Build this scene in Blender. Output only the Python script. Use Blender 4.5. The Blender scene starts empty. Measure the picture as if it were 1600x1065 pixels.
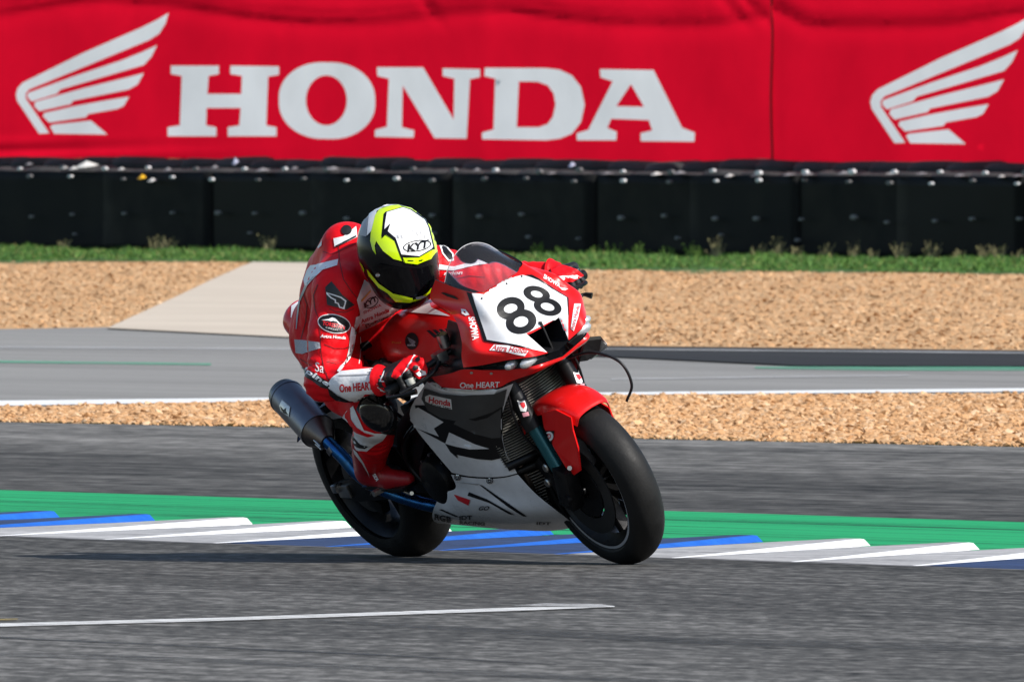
import bpy, bmesh, math, random
import numpy as np
from mathutils import Vector, Matrix
from mathutils.bvhtree import BVHTree
random.seed(7); rng = np.random.default_rng(7)
sc = bpy.context.scene
COL = sc.collection

# ------------------------------------------------------------------ camera, sky, sun, exposure
F = 32900.0; CX = 800.0; HY = 150.0; CH = 1.538; D0 = 70.0      # focal length (px of a 1600 px frame), horizon row, camera height, distance
CAM = np.array([0.0, -D0, CH])
cam_d = bpy.data.cameras.new('camera'); cam = bpy.data.objects.new('camera', cam_d); COL.objects.link(cam)
cam_d.sensor_fit = 'HORIZONTAL'; cam_d.sensor_width = 36.0; cam_d.lens = F / 1600.0 * 36.0
cam_d.clip_start = 1.0; cam_d.clip_end = 6000.0
cam.location = CAM; cam.rotation_euler = (math.radians(90), 0, 0)
cam_d.shift_y = -(532.5 - HY) / 1600.0
cam_d.dof.use_dof = True; cam_d.dof.focus_distance = 69.8; cam_d.dof.aperture_fstop = 36.0
sc.camera = cam

SUN = Vector((0.61, -0.46, 0.63)).normalized()
w = bpy.data.worlds.new('World'); sc.world = w; w.use_nodes = True
nt = w.node_tree; bg = nt.nodes['Background']
sky = nt.nodes.new('ShaderNodeTexSky'); sky.sky_type = 'NISHITA'; sky.sun_disc = False
sky.sun_elevation = math.asin(SUN.z); sky.sun_rotation = math.atan2(SUN.x, SUN.y)
nt.links.new(sky.outputs[0], bg.inputs[0]); bg.inputs[1].default_value = 0.115
sd = bpy.data.lights.new('sun', 'SUN'); sd.energy = 4.7; sd.angle = math.radians(0.6); sd.color = (1.0, 0.96, 0.9)
so = bpy.data.objects.new('sun', sd); COL.objects.link(so)
so.rotation_euler = SUN.to_track_quat('Z', 'Y').to_euler(); so.location = (20, -10, 30)
sc.view_settings.view_transform = 'Standard'; sc.view_settings.look = 'None'
sc.view_settings.exposure = 0.32; sc.view_settings.gamma = 1.0; sc.view_settings.use_curve_mapping = False

# ------------------------------------------------------------------ geometry of the place: pixel <-> world
def ground(px, py, z=0.0):
    d = F * (CH - z) / (py - HY)
    return np.array([(px - CX) / F * d, d - D0, z])
PHI = math.radians(27.0); SY = 0.509                             # lean of the motorcycle, heading
Hh = np.array([SY, -math.sqrt(1 - SY * SY), 0]); UP = np.array([0, 0, 1.0]); LF = np.cross(UP, Hh)
LP = LF * math.cos(PHI) + UP * math.sin(PHI); UV = UP * math.cos(PHI) - LF * math.sin(PHI)
ORG = ground(655, 868) + np.array([0, 0, 0.006])
BM = Matrix(((Hh[0], LP[0], UV[0], ORG[0]), (Hh[1], LP[1], UV[1], ORG[1]), (Hh[2], LP[2], UV[2], ORG[2]), (0, 0, 0, 1)))
BMI = BM.inverted()
def ray(px, py): return np.array([(px - CX) / F, 1.0, -(py - HY) / F])
def L(px, py, y):                                                # point of the bike frame at lateral offset y
    dv = ray(px, py)
    s = np.linalg.solve(np.stack([Hh, UV, -dv], 1), CAM - ORG - y * LP)
    return Vector((s[0], y, s[1]))
def proj(p):                                                     # bike frame -> pixel
    q = BM @ Vector(p); d = q.y + D0
    return CX + F * q.x / d, HY + F * (CH - q.z) / d

# ------------------------------------------------------------------ materials
def mat(name, col, rough=0.5, metal=0.0, coat=0.0, var=0.0, vscale=8.0, bump=0.0, bscale=60.0, spec=0.5, rvar=0.0, trans=0.0, alpha=1.0, bdist=0.01, stretch=None, coat_r=0.05):
    m = bpy.data.materials.new(name); m.use_nodes = True
    n = m.node_tree.nodes; l = m.node_tree.links; b = n['Principled BSDF']
    b.inputs['Base Color'].default_value = (*col, 1); b.inputs['Roughness'].default_value = rough
    b.inputs['Metallic'].default_value = metal; b.inputs['Coat Weight'].default_value = coat
    b.inputs['Coat Roughness'].default_value = coat_r
    b.inputs['Specular IOR Level'].default_value = spec
    b.inputs['Transmission Weight'].default_value = trans; b.inputs['Alpha'].default_value = alpha
    tc = None
    def coord():
        nonlocal tc
        if tc is None:
            t = n.new('ShaderNodeTexCoord'); mp = n.new('ShaderNodeMapping')
            l.new(t.outputs['Object'], mp.inputs[0])
            if stretch: mp.inputs['Scale'].default_value = stretch
            tc = mp.outputs[0]
        return tc
    if var > 0 or rvar > 0:
        no = n.new('ShaderNodeTexNoise'); no.inputs['Scale'].default_value = vscale; no.inputs['Detail'].default_value = 6
        no.inputs['Roughness'].default_value = 0.65
        l.new(coord(), no.inputs['Vector'])
        if var > 0:
            mr = n.new('ShaderNodeMapRange'); mr.inputs[1].default_value = 0.3; mr.inputs[2].default_value = 0.7
            mr.inputs[3].default_value = 1 - var; mr.inputs[4].default_value = 1 + var * 0.6
            l.new(no.outputs[0], mr.inputs[0])
            mx = n.new('ShaderNodeVectorMath'); mx.operation = 'SCALE'; mx.inputs[0].default_value = col
            l.new(mr.outputs[0], mx.inputs['Scale']); l.new(mx.outputs[0], b.inputs['Base Color'])
        if rvar > 0:
            mr = n.new('ShaderNodeMapRange'); mr.inputs[1].default_value = 0.3; mr.inputs[2].default_value = 0.7
            mr.inputs[3].default_value = max(0.02, rough - rvar); mr.inputs[4].default_value = rough + rvar
            l.new(no.outputs[0], mr.inputs[0]); l.new(mr.outputs[0], b.inputs['Roughness'])
    if bump > 0:
        no = n.new('ShaderNodeTexNoise'); no.inputs['Scale'].default_value = bscale; no.inputs['Detail'].default_value = 5
        l.new(coord(), no.inputs['Vector'])
        bp = n.new('ShaderNodeBump'); bp.inputs['Strength'].default_value = bump; bp.inputs['Distance'].default_value = bdist
        l.new(no.outputs[0], bp.inputs['Height']); l.new(bp.outputs[0], b.inputs['Normal'])
    return m

TD = np.array([0.556, -0.831]); TN = np.array([0.831, 0.556])     # along / across the track
TANG = math.atan2(TD[1], TD[0])
def ground_mat(name, cols, along=0.6, across=14.0, fine=30.0, mixf=0.5, rough=0.9, bump=0.3, band=None, big=0.35, lo=0.32, hi=0.68, spec=0.15, grain=None):
    """streaks run along the track, plus isotropic grain and broad patches; cols = dark, mid, light"""
    m = bpy.data.materials.new(name); m.use_nodes = True
    n = m.node_tree.nodes; l = m.node_tree.links; b = n['Principled BSDF']
    b.inputs['Roughness'].default_value = rough; b.inputs['Specular IOR Level'].default_value = spec
    t = n.new('ShaderNodeTexCoord')
    m0 = n.new('ShaderNodeMapping'); m0.inputs['Rotation'].default_value = (0, 0, -TANG)
    l.new(t.outputs['Object'], m0.inputs[0])
    m1 = n.new('ShaderNodeMapping'); m1.inputs['Scale'].default_value = (along, across, 1)
    l.new(m0.outputs[0], m1.inputs[0])
    s1 = n.new('ShaderNodeTexNoise'); s1.inputs['Scale'].default_value = 1.0; s1.inputs['Detail'].default_value = 7; s1.inputs['Roughness'].default_value = 0.7
    l.new(m1.outputs[0], s1.inputs['Vector'])
    s2 = n.new('ShaderNodeTexNoise'); s2.inputs['Scale'].default_value = fine; s2.inputs['Detail'].default_value = 4; s2.inputs['Roughness'].default_value = 0.75
    l.new(t.outputs['Object'], s2.inputs['Vector'])
    s3 = n.new('ShaderNodeTexNoise'); s3.inputs['Scale'].default_value = big; s3.inputs['Detail'].default_value = 4
    m3 = n.new('ShaderNodeMapping'); m3.inputs['Scale'].default_value = (0.25, 1.6, 1); l.new(m0.outputs[0], m3.inputs[0]); l.new(m3.outputs[0], s3.inputs['Vector'])
    def mth(op, a, bb):
        q = n.new('ShaderNodeMath'); q.operation = op
        for i, v in enumerate((a, bb)):
            if isinstance(v, (int, float)): q.inputs[i].default_value = v
            else: l.new(v, q.inputs[i])
        return q.outputs[0]
    h = mth('ADD', mth('MULTIPLY', s1.outputs[0], 1 - mixf), mth('MULTIPLY', s2.outputs[0], mixf))
    h = mth('ADD', mth('MULTIPLY', h, 0.72), mth('MULTIPLY', s3.outputs[0], 0.28))
    if grain:                                                    # aggregate smeared in the direction of travel
        mg = n.new('ShaderNodeMapping'); mg.inputs['Rotation'].default_value = (0, 0, math.radians(88.5)); l.new(t.outputs['Object'], mg.inputs[0])
        mh = n.new('ShaderNodeMapping'); mh.inputs['Scale'].default_value = (grain[1], grain[0], 1); l.new(mg.outputs[0], mh.inputs[0])
        s4 = n.new('ShaderNodeTexNoise'); s4.inputs['Scale'].default_value = 1.0; s4.inputs['Detail'].default_value = 3; s4.inputs['Roughness'].default_value = 0.6
        l.new(mh.outputs[0], s4.inputs['Vector'])
        h = mth('ADD', h, mth('MULTIPLY', mth('SUBTRACT', s4.outputs[0], 0.5), grain[2]))
    r = n.new('ShaderNodeValToRGB'); e = r.color_ramp.elements
    e[0].position = lo; e[0].color = (*cols[0], 1); e[1].position = hi; e[1].color = (*cols[2], 1)
    k = e.new((lo + hi) / 2); k.color = (*cols[1], 1)
    l.new(h, r.inputs[0]); col = r.outputs[0]
    if band:                                                     # worn rubber lies in bands along the racing line: (position across the track, factor)
        sx = n.new('ShaderNodeSeparateXYZ'); l.new(m0.outputs[0], sx.inputs[0])
        wob = mth('ADD', sx.outputs[1], mth('MULTIPLY', mth('SUBTRACT', s3.outputs[0], 0.5), 3.0))
        cr = n.new('ShaderNodeValToRGB'); t0, t1 = band[0][0], band[-1][0]
        mr = n.new('ShaderNodeMapRange'); mr.inputs[1].default_value = t0; mr.inputs[2].default_value = t1; l.new(wob, mr.inputs[0]); l.new(mr.outputs[0], cr.inputs[0])
        ee = cr.color_ramp.elements
        while len(ee) < len(band): ee.new(0.5)
        for q, (t_, f_) in zip(ee, band): q.position = (t_ - t0) / (t1 - t0); q.color = (f_, f_, f_, 1)
        mm = n.new('ShaderNodeMix'); mm.data_type = 'RGBA'; mm.blend_type = 'MULTIPLY'; mm.inputs[0].default_value = 1.0
        l.new(col, mm.inputs[6]); l.new(cr.outputs[0], mm.inputs[7]); col = mm.outputs[2]
    l.new(col, b.inputs['Base Color'])
    bp = n.new('ShaderNodeBump'); bp.inputs['Strength'].default_value = bump; bp.inputs['Distance'].default_value = 0.01
    l.new(s2.outputs[0], bp.inputs['Height']); l.new(bp.outputs[0], b.inputs['Normal'])
    return m

def streak_mat(name, col, lo, hi, along=1.2, across=20.0, rough=0.8):
    """worn paint or rubber: broken up along the track, the surface below shows through"""
    m = mat(name, col, rough); n = m.node_tree.nodes; l = m.node_tree.links; b_ = n['Principled BSDF']
    t = n.new('ShaderNodeTexCoord'); m0 = n.new('ShaderNodeMapping'); m0.inputs['Rotation'].default_value = (0, 0, -TANG); l.new(t.outputs['Object'], m0.inputs[0])
    m1 = n.new('ShaderNodeMapping'); m1.inputs['Scale'].default_value = (along, across, 1); l.new(m0.outputs[0], m1.inputs[0])
    no = n.new('ShaderNodeTexNoise'); no.inputs['Scale'].default_value = 1.0; no.inputs['Detail'].default_value = 6; no.inputs['Roughness'].default_value = 0.7; l.new(m1.outputs[0], no.inputs['Vector'])
    mr = n.new('ShaderNodeMapRange'); mr.inputs[1].default_value = 0.35; mr.inputs[2].default_value = 0.62; mr.inputs[3].default_value = lo; mr.inputs[4].default_value = hi
    l.new(no.outputs[0], mr.inputs[0]); l.new(mr.outputs[0], b_.inputs['Alpha']); return m
MRED = mat('red_paint', (0.74, 0.009, 0.009), 0.32, coat=0.25, spec=0.3, var=0.04, rvar=0.05)
MREDL = mat('red_leather', (0.74, 0.007, 0.013), 0.46, spec=0.16, var=0.12, vscale=14, bump=0.4, bscale=26, bdist=0.012)
MWHTL = mat('white_leather', (0.82, 0.82, 0.83), 0.45, var=0.1, vscale=18, bump=0.3, bscale=30, bdist=0.01)
MBLKL = mat('black_leather', (0.012, 0.012, 0.013), 0.4, bump=0.3, bscale=60, bdist=0.005)
MWHT = mat('white_paint', (0.78, 0.78, 0.79), 0.3, coat=0.3, var=0.03)
MWHTG = mat('scuffed_white_paint', (0.70, 0.71, 0.74), 0.35, coat=0.2, var=0.16, vscale=9, rvar=0.12)
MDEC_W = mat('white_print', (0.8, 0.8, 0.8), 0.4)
MDEC_K = mat('black_print', (0.007, 0.007, 0.008), 0.4, spec=0.3)
MDEC_R = mat('red_print', (0.6, 0.012, 0.02), 0.4)
MDEC_Y = mat('gold_print', (0.75, 0.38, 0.03), 0.4)
MDEC_G = mat('grey_print', (0.35, 0.35, 0.36), 0.4)
MBLK = mat('black_plastic', (0.008, 0.008, 0.009), 0.38, spec=0.3, rvar=0.1, vscale=12)
MBLKM = mat('black_metal', (0.016, 0.016, 0.017), 0.35, metal=0.6, spec=0.35, var=0.3, rvar=0.12, vscale=20)
MGREY = mat('charcoal_panel', (0.055, 0.055, 0.056), 0.5, var=0.15, vscale=10)
MCARB = mat('carbon_weave', (0.02, 0.021, 0.022), 0.3, coat=0.5, var=0.4, vscale=160)
MRUB = mat('slick_tyre_rubber', (0.010, 0.010, 0.010), 0.6, var=0.25, vscale=16, rvar=0.12, bump=0.2, bscale=120, bdist=0.003, spec=0.25)
MSTEEL = mat('steel', (0.5, 0.5, 0.5), 0.3, metal=1.0, var=0.15, rvar=0.1, vscale=30)
MALU = mat('brushed_aluminium', (0.62, 0.6, 0.56), 0.35, metal=1.0, var=0.2, vscale=40)
MGUN = mat('gunmetal_titanium', (0.21, 0.215, 0.24), 0.38, metal=1.0, var=0.15, rvar=0.1, vscale=14)
MGUNB = mat('burnt_titanium', (0.22, 0.18, 0.155), 0.4, metal=1.0, var=0.3, vscale=12)
MDISC = mat('brake_steel', (0.10, 0.10, 0.10), 0.35, metal=0.9, rvar=0.1)
MTEAL = mat('anodised_teal', (0.008, 0.095, 0.115), 0.35, metal=0.5, coat=0.2)
MYEL = mat('fluorescent_yellow_paint', (0.62, 0.86, 0.0), 0.25, coat=0.8)
MHWHT = mat('helmet_white', (0.82, 0.82, 0.82), 0.22, coat=0.8, var=0.03, vscale=40)
MHBLK = mat('helmet_black', (0.006, 0.006, 0.007), 0.25, spec=0.3)
MVIS = mat('dark_visor', (0.003, 0.003, 0.004), 0.08, spec=0.3)
MGREENL = mat('green_paint', (0.20, 0.5, 0.02), 0.3, coat=0.6)
def pipe_mat():
    m = mat('heat_blued_titanium', (0.03, 0.1, 0.28), 0.3, metal=0.9, rvar=0.1, vscale=20)
    n = m.node_tree.nodes; l = m.node_tree.links; b = n['Principled BSDF']
    t = n.new('ShaderNodeTexCoord'); no = n.new('ShaderNodeTexNoise'); no.inputs['Scale'].default_value = 9
    l.new(t.outputs['Object'], no.inputs['Vector'])
    r = n.new('ShaderNodeValToRGB'); e = r.color_ramp.elements
    e[0].position = 0.3; e[0].color = (0.02, 0.06, 0.2, 1); e[1].position = 0.75; e[1].color = (0.12, 0.3, 0.45, 1)
    k = e.new(0.5); k.color = (0.03, 0.16, 0.42, 1)
    l.new(no.outputs[0], r.inputs[0]); l.new(r.outputs[0], b.inputs['Base Color'])
    return m
MPIPE = pipe_mat()
def glass_mat(name, tint, alpha_like):
    m = bpy.data.materials.new(name); m.use_nodes = True
    n = m.node_tree.nodes; l = m.node_tree.links; n.remove(n['Principled BSDF'])
    o = n['Material Output']; tr = n.new('ShaderNodeBsdfTransparent'); tr.inputs[0].default_value = (*tint, 1)
    g = n.new('ShaderNodeBsdfGlossy'); g.inputs['Roughness'].default_value = 0.04
    df = n.new('ShaderNodeBsdfDiffuse'); df.inputs[0].default_value = (0.35, 0.34, 0.36, 1)
    fr = n.new('ShaderNodeFresnel'); fr.inputs[0].default_value = 1.5
    m1 = n.new('ShaderNodeMixShader'); m1.inputs[0].default_value = alpha_like
    l.new(tr.outputs[0], m1.inputs[1]); l.new(df.outputs[0], m1.inputs[2])
    m2 = n.new('ShaderNodeMixShader'); l.new(fr.outputs[0], m2.inputs[0]); l.new(m1.outputs[0], m2.inputs[1]); l.new(g.outputs[0], m2.inputs[2])
    l.new(m2.outputs[0], o.inputs[0]); return m
MSCR = glass_mat('clear_windscreen', (0.93, 0.91, 0.93), 0.05)
MLENS = mat('headlamp_reflector', (0.55, 0.55, 0.56), 0.25, metal=0.5, var=0.3, vscale=60)

# ------------------------------------------------------------------ mesh helpers
def setp(o, label=None, cat=None, group=None, kind=None):
    if label: o['label'] = label
    if cat: o['category'] = cat
    if group: o['group'] = group
    if kind: o['kind'] = kind
    return o
def mk(name, verts, faces, m, parent=None, smooth=True):
    me = bpy.data.meshes.new(name)
    me.from_pydata([tuple(v) for v in verts], [], [tuple(f) for f in faces]); me.update()
    ms = m if isinstance(m, (list, tuple)) else [m]
    for q in ms: me.materials.append(q)
    if smooth: me.polygons.foreach_set('use_smooth', [True] * len(me.polygons))
    o = bpy.data.objects.new(name, me); COL.objects.link(o)
    if parent: o.parent = parent
    return o
def bm_obj(name, bm, m, parent=None, smooth=False):
    me = bpy.data.meshes.new(name); bm.to_mesh(me); bm.free(); me.materials.append(m)
    if smooth: me.polygons.foreach_set('use_smooth', [True] * len(me.polygons))
    o = bpy.data.objects.new(name, me); COL.objects.link(o)
    if parent: o.parent = parent
    return o
def empty(name, M=None, parent=None):
    o = bpy.data.objects.new(name, None); COL.objects.link(o); o.empty_display_size = 0.1
    if parent: o.parent = parent
    if M is not None: o.matrix_world = M
    return o
def fix_normals(o):
    bm = bmesh.new(); bm.from_mesh(o.data); bmesh.ops.recalc_face_normals(bm, faces=bm.faces); bm.to_mesh(o.data); bm.free(); return o
def auto(o, ang=35):
    o.data.polygons.foreach_set('use_smooth', [True] * len(o.data.polygons))
    bm = bmesh.new(); bm.from_mesh(o.data)
    for e in bm.edges:
        if len(e.link_faces) == 2 and e.calc_face_angle(0) > math.radians(ang): e.smooth = False
    bm.to_mesh(o.data); bm.free(); return o
def box(name, c, s, m, parent=None, rot=(0, 0, 0), bev=0.006):
    bm = bmesh.new(); bmesh.ops.create_cube(bm, size=1.0)
    bmesh.ops.scale(bm, vec=s, verts=bm.verts)
    if bev: bmesh.ops.bevel(bm, geom=bm.edges[:], offset=min(bev, min(s) * 0.45), segments=2, affect='EDGES', profile=0.7)
    from mathutils import Euler
    bmesh.ops.transform(bm, matrix=Matrix.Translation(c) @ Euler(rot).to_matrix().to_4x4(), verts=bm.verts)
    return auto(bm_obj(name, bm, m, parent))
def crom(pts, n):
    pts = [np.array(p, float) for p in pts]; out = []
    if len(pts) == 2: return [pts[0] + (pts[1] - pts[0]) * i / n for i in range(n + 1)]
    P = [2 * pts[0] - pts[1]] + pts + [2 * pts[-1] - pts[-2]]
    for i in range(1, len(P) - 2):
        for k in range(n):
            t = k / n; a, b, c, d = P[i - 1], P[i], P[i + 1], P[i + 2]
            out.append(0.5 * ((2 * b) + (c - a) * t + (2 * a - 5 * b + 4 * c - d) * t * t + (3 * b - a - 3 * c + d) * t ** 3))
    out.append(pts[-1]); return out
def tube(name, pts, r, m, parent=None, n=5, seg=14, mirror=False):
    P = crom(pts, n); N = len(P)
    rs = r if isinstance(r, (list, tuple)) else [r] * len(pts)
    R = np.interp(np.linspace(0, len(pts) - 1, N), np.arange(len(pts)), rs)
    V = []; Fc = []; prev = None
    for i in range(N):
        t = P[min(i + 1, N - 1)] - P[max(i - 1, 0)]; t = t / (np.linalg.norm(t) + 1e-12)
        if prev is None: a = np.cross(t, [0, 0, 1.0]) if abs(t[2]) < 0.9 else np.cross(t, [0, 1.0, 0])
        else: a = prev - t * np.dot(prev, t)
        a = a / np.linalg.norm(a); prev = a; b = np.cross(t, a)
        for k in range(seg):
            q = 2 * math.pi * k / seg; V.append(P[i] + R[i] * (math.cos(q) * a + math.sin(q) * b))
    for i in range(N - 1):
        for k in range(seg):
            Fc.append((i * seg + k, i * seg + (k + 1) % seg, (i + 1) * seg + (k + 1) % seg, (i + 1) * seg + k))
    Fc.append(tuple(range(seg - 1, -1, -1))); Fc.append(tuple((N - 1) * seg + k for k in range(seg)))
    if mirror: V = [np.array((v[0], -v[1], v[2])) for v in V]
    return auto(fix_normals(mk(name, V, Fc, m, parent)), 50)
def lathe(name, prof, c, m, parent=None, seg=64, axis='y', rot=None, closed=True):
    """prof: (offset along axis, radius); revolve about the axis through c"""
    V = []; Fc = []; n = len(prof)
    for k in range(seg):
        q = 2 * math.pi * k / seg
        for (a, r) in prof:
            p = Vector((r * math.cos(q), a, r * math.sin(q)))
            if rot is not None: p = rot @ p
            V.append(p + Vector(c))
    for k in range(seg):
        k2 = (k + 1) % seg
        for i in range(n if closed else n - 1):
            i2 = (i + 1) % n
            Fc.append((k * n + i, k * n + i2, k2 * n + i2, k2 * n + i))
    return auto(fix_normals(mk(name, V, Fc, m, parent)), 40)
def grid_refine(rows, n):
    rows = [crom(r, n) for r in rows]
    cols = list(zip(*rows))
    cols = [crom(list(c), n) for c in cols]
    return np.array(list(zip(*cols)))
def shell(name, rows, m, parent=None, n=4, t=0.006, mirror=False, skip=None, both=False, inner_m=None):
    """smooth sheet through control rows with real thickness t (grown inwards); skip(i,j) leaves control cells open"""
    G = grid_refine(rows, n)
    if both:
        H = G[:, ::-1].copy(); H[:, :, 1] *= -1; G = np.concatenate([H[:, :-1], G], 1)
    if mirror: G = G.copy(); G[:, :, 1] *= -1
    nr, nc = G.shape[:2]
    du = np.gradient(G, axis=0); dv = np.gradient(G, axis=1)
    N = np.cross(du, dv); N /= (np.linalg.norm(N, axis=2, keepdims=True) + 1e-12)
    cen = np.array([1.0, 0.0, 0.6]); s = np.sign(((G - cen) * N).sum(2)); 
    if (s < 0).sum() > s.size / 2: N = -N
    inner = G - N * t
    V = np.concatenate([G.reshape(-1, 3), inner.reshape(-1, 3)]); o = nr * nc; Fc = []; edges = {}
    c0 = (nc - 1) // 2
    for i in range(nr - 1):
        for j in range(nc - 1):
            if skip:
                jj = j if not both else (j - c0 if j >= c0 else c0 - 1 - j)
                if skip(i // n, jj // n): continue
            q = (i * nc + j, i * nc + j + 1, (i + 1) * nc + j + 1, (i + 1) * nc + j)
            Fc.append(q); Fc.append(tuple(o + k for k in reversed(q)))
            for a, b in zip(q, q[1:] + q[:1]):
                if (b, a) in edges: edges.pop((b, a))
                else: edges[(a, b)] = 1
    for (a, b) in edges: Fc.append((b, a, o + a, o + b))
    ob = mk(name, V, Fc, [m, inner_m] if inner_m else m, parent)
    if inner_m:
        for p in ob.data.polygons:
            if any(i >= o for i in p.vertices): p.material_index = 1
    bm = bmesh.new(); bm.from_mesh(ob.data)
    bmesh.ops.delete(bm, geom=[v for v in bm.verts if not v.link_faces], context='VERTS')
    bmesh.ops.remove_doubles(bm, verts=bm.verts, dist=0.0004)
    bmesh.ops.recalc_face_normals(bm, faces=bm.faces); bm.to_mesh(ob.data); bm.free()
    return auto(ob, 60)
def extrude_poly(name, pts, y0, y1, m, parent=None, bev=0.004, xf=None):
    """outline in x,z swept between y0 and y1"""
    bm = bmesh.new(); vs = [bm.verts.new((p[0], y0, p[1])) for p in pts]
    f = bm.faces.new(vs); r = bmesh.ops.extrude_face_region(bm, geom=[f])
    bmesh.ops.translate(bm, verts=[v for v in r['geom'] if isinstance(v, bmesh.types.BMVert)], vec=(0, y1 - y0, 0))
    bmesh.ops.recalc_face_normals(bm, faces=bm.faces)
    if bev: bmesh.ops.bevel(bm, geom=bm.edges[:], offset=bev, segments=2, affect='EDGES', profile=0.7, clamp_overlap=True)
    if xf is not None: bmesh.ops.transform(bm, matrix=xf, verts=bm.verts)
    return auto(bm_obj(name, bm, m, parent))

# ---- smooth bodies from blended capsules (surface nets)
def surface_nets(val, org, h):
    ins = val < 0
    c = [ins[i:ins.shape[0] - 1 + i, j:ins.shape[1] - 1 + j, k:ins.shape[2] - 1 + k] for i in (0, 1) for j in (0, 1) for k in (0, 1)]
    tot = sum(x.astype(np.int8) for x in c); act = (tot > 0) & (tot < 8)
    idx = -np.ones(act.shape, int); cells = np.argwhere(act); idx[act] = np.arange(len(cells))
    acc = np.zeros((len(cells), 3)); cnt = np.zeros(len(cells))
    cor = [(i, j, k) for i in (0, 1) for j in (0, 1) for k in (0, 1)]
    def V(o): return val[cells[:, 0] + o[0], cells[:, 1] + o[1], cells[:, 2] + o[2]]
    for a in cor:
        for ax in range(3):
            if a[ax]: continue
            b = list(a); b[ax] = 1; va = V(a); vb = V(b); mk_ = (va < 0) != (vb < 0)
            t = np.where(mk_, va / (va - vb + 1e-12), 0)
            p = np.array(a, float)[None] + 0 * acc; p[:, ax] += t
            acc[mk_] += p[mk_]; cnt[mk_] += 1
    verts = org + (cells + acc / cnt[:, None]) * h
    faces = []
    for ax in range(3):
        b_, c_ = (ax + 1) % 3, (ax + 2) % 3
        sl1 = [slice(None)] * 3; sl2 = [slice(None)] * 3; sl1[ax] = slice(0, -1); sl2[ax] = slice(1, None)
        ch = ins[tuple(sl1)] != ins[tuple(sl2)]
        e = np.argwhere(ch); e = e[(e[:, b_] > 0) & (e[:, c_] > 0) & (e[:, b_] < val.shape[b_] - 1) & (e[:, c_] < val.shape[c_] - 1)]
        sgn = ins[e[:, 0], e[:, 1], e[:, 2]]
        def id_(db, dc):
            q = e.copy(); q[:, b_] -= db; q[:, c_] -= dc; return idx[q[:, 0], q[:, 1], q[:, 2]]
        quad = np.stack([id_(1, 1), id_(0, 1), id_(0, 0), id_(1, 0)], 1)
        quad[~sgn] = quad[~sgn][:, ::-1]; faces.append(quad)
    return verts, np.concatenate(faces)
def cone_d(Pt, a, b, ra, rb):
    a = np.array(a); b = np.array(b); ab = b - a; t = np.clip(((Pt - a) @ ab) / (ab @ ab + 1e-12), 0, 1)
    return np.linalg.norm(Pt - a - t[..., None] * ab, axis=-1) - (ra + (rb - ra) * t)
def ell_d(Pt, c, r, R=None):
    q = Pt - np.array(c)
    if R is not None: q = q @ np.array(R)
    r = np.array(r); k0 = np.linalg.norm(q / r, axis=-1); k1 = np.linalg.norm(q / (r * r), axis=-1)
    return k0 * (k0 - 1) / (k1 + 1e-9)
def smin(a, b, k):
    h = np.clip(0.5 + 0.5 * (b - a) / k, 0, 1); return b + (a - b) * h - k * h * (1 - h)
def blob(name, prims, lo, hi, h, k, m, parent=None, fn=None, relax=2):
    lo = np.array(lo); hi = np.array(hi)
    ax = [np.arange(lo[i], hi[i] + h, h) for i in range(3)]
    Pt = np.stack(np.meshgrid(*ax, indexing='ij'), -1)
    d = None
    for p in prims:
        kk = k
        if p[0] == 'c': q = cone_d(Pt, p[1], p[2], p[3], p[4]); kk = p[5] if len(p) > 5 else k
        else: q = ell_d(Pt, p[1], p[2], p[3] if len(p) > 3 else None); kk = p[4] if len(p) > 4 else k
        d = q if d is None else smin(d, q, kk)
    if fn is not None: d = fn(Pt, d)
    v, f = surface_nets(d, lo, h)
    o = mk(name, v, f, m, parent)
    bm = bmesh.new(); bm.from_mesh(o.data)
    for _ in range(relax): bmesh.ops.smooth_vert(bm, verts=bm.verts, factor=0.5, use_axis_x=True, use_axis_y=True, use_axis_z=True)
    bmesh.ops.recalc_face_normals(bm, faces=bm.faces); bm.to_mesh(o.data); bm.free()
    return o

# ---- flat print laid onto real surfaces
def bvh_of(objs):
    V = []; Fc = []
    for o in (objs if isinstance(objs, (list, tuple)) else [objs]):
        b = len(V); V += [v.co.copy() for v in o.data.vertices]; Fc += [tuple(b + i for i in p.vertices) for p in o.data.polygons]
    return BVHTree.FromPolygons(V, Fc)
CAML = BMI @ Vector(CAM)
def curve_mesh(cu):
    o = bpy.data.objects.new('tmp_curve', cu); COL.objects.link(o)
    dg = bpy.context.evaluated_depsgraph_get(); me = bpy.data.meshes.new_from_object(o.evaluated_get(dg))
    bpy.data.objects.remove(o); bpy.data.curves.remove(cu); return me
def poly_mesh(polys):
    cu = bpy.data.curves.new('tmp_curve', 'CURVE'); cu.dimensions = '2D'; cu.fill_mode = 'FRONT'
    for p in polys:
        s = cu.splines.new('POLY'); s.points.add(len(p) - 1); s.use_cyclic_u = True
        for i, q in enumerate(p): s.points[i].co = (q[0] * 0.01, q[1] * 0.01, 0, 1)
    me = curve_mesh(cu)
    for v in me.vertices: v.co *= 100
    return me
def text_mesh(txt, bold=0.0, shear=0.0, space=1.0):
    cu = bpy.data.curves.new('tmp_text', 'FONT'); cu.body = txt; cu.offset = bold; cu.shear = shear; cu.resolution_u = 3; cu.space_character = space
    cu.fill_mode = 'FRONT'
    return curve_mesh(cu)
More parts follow.
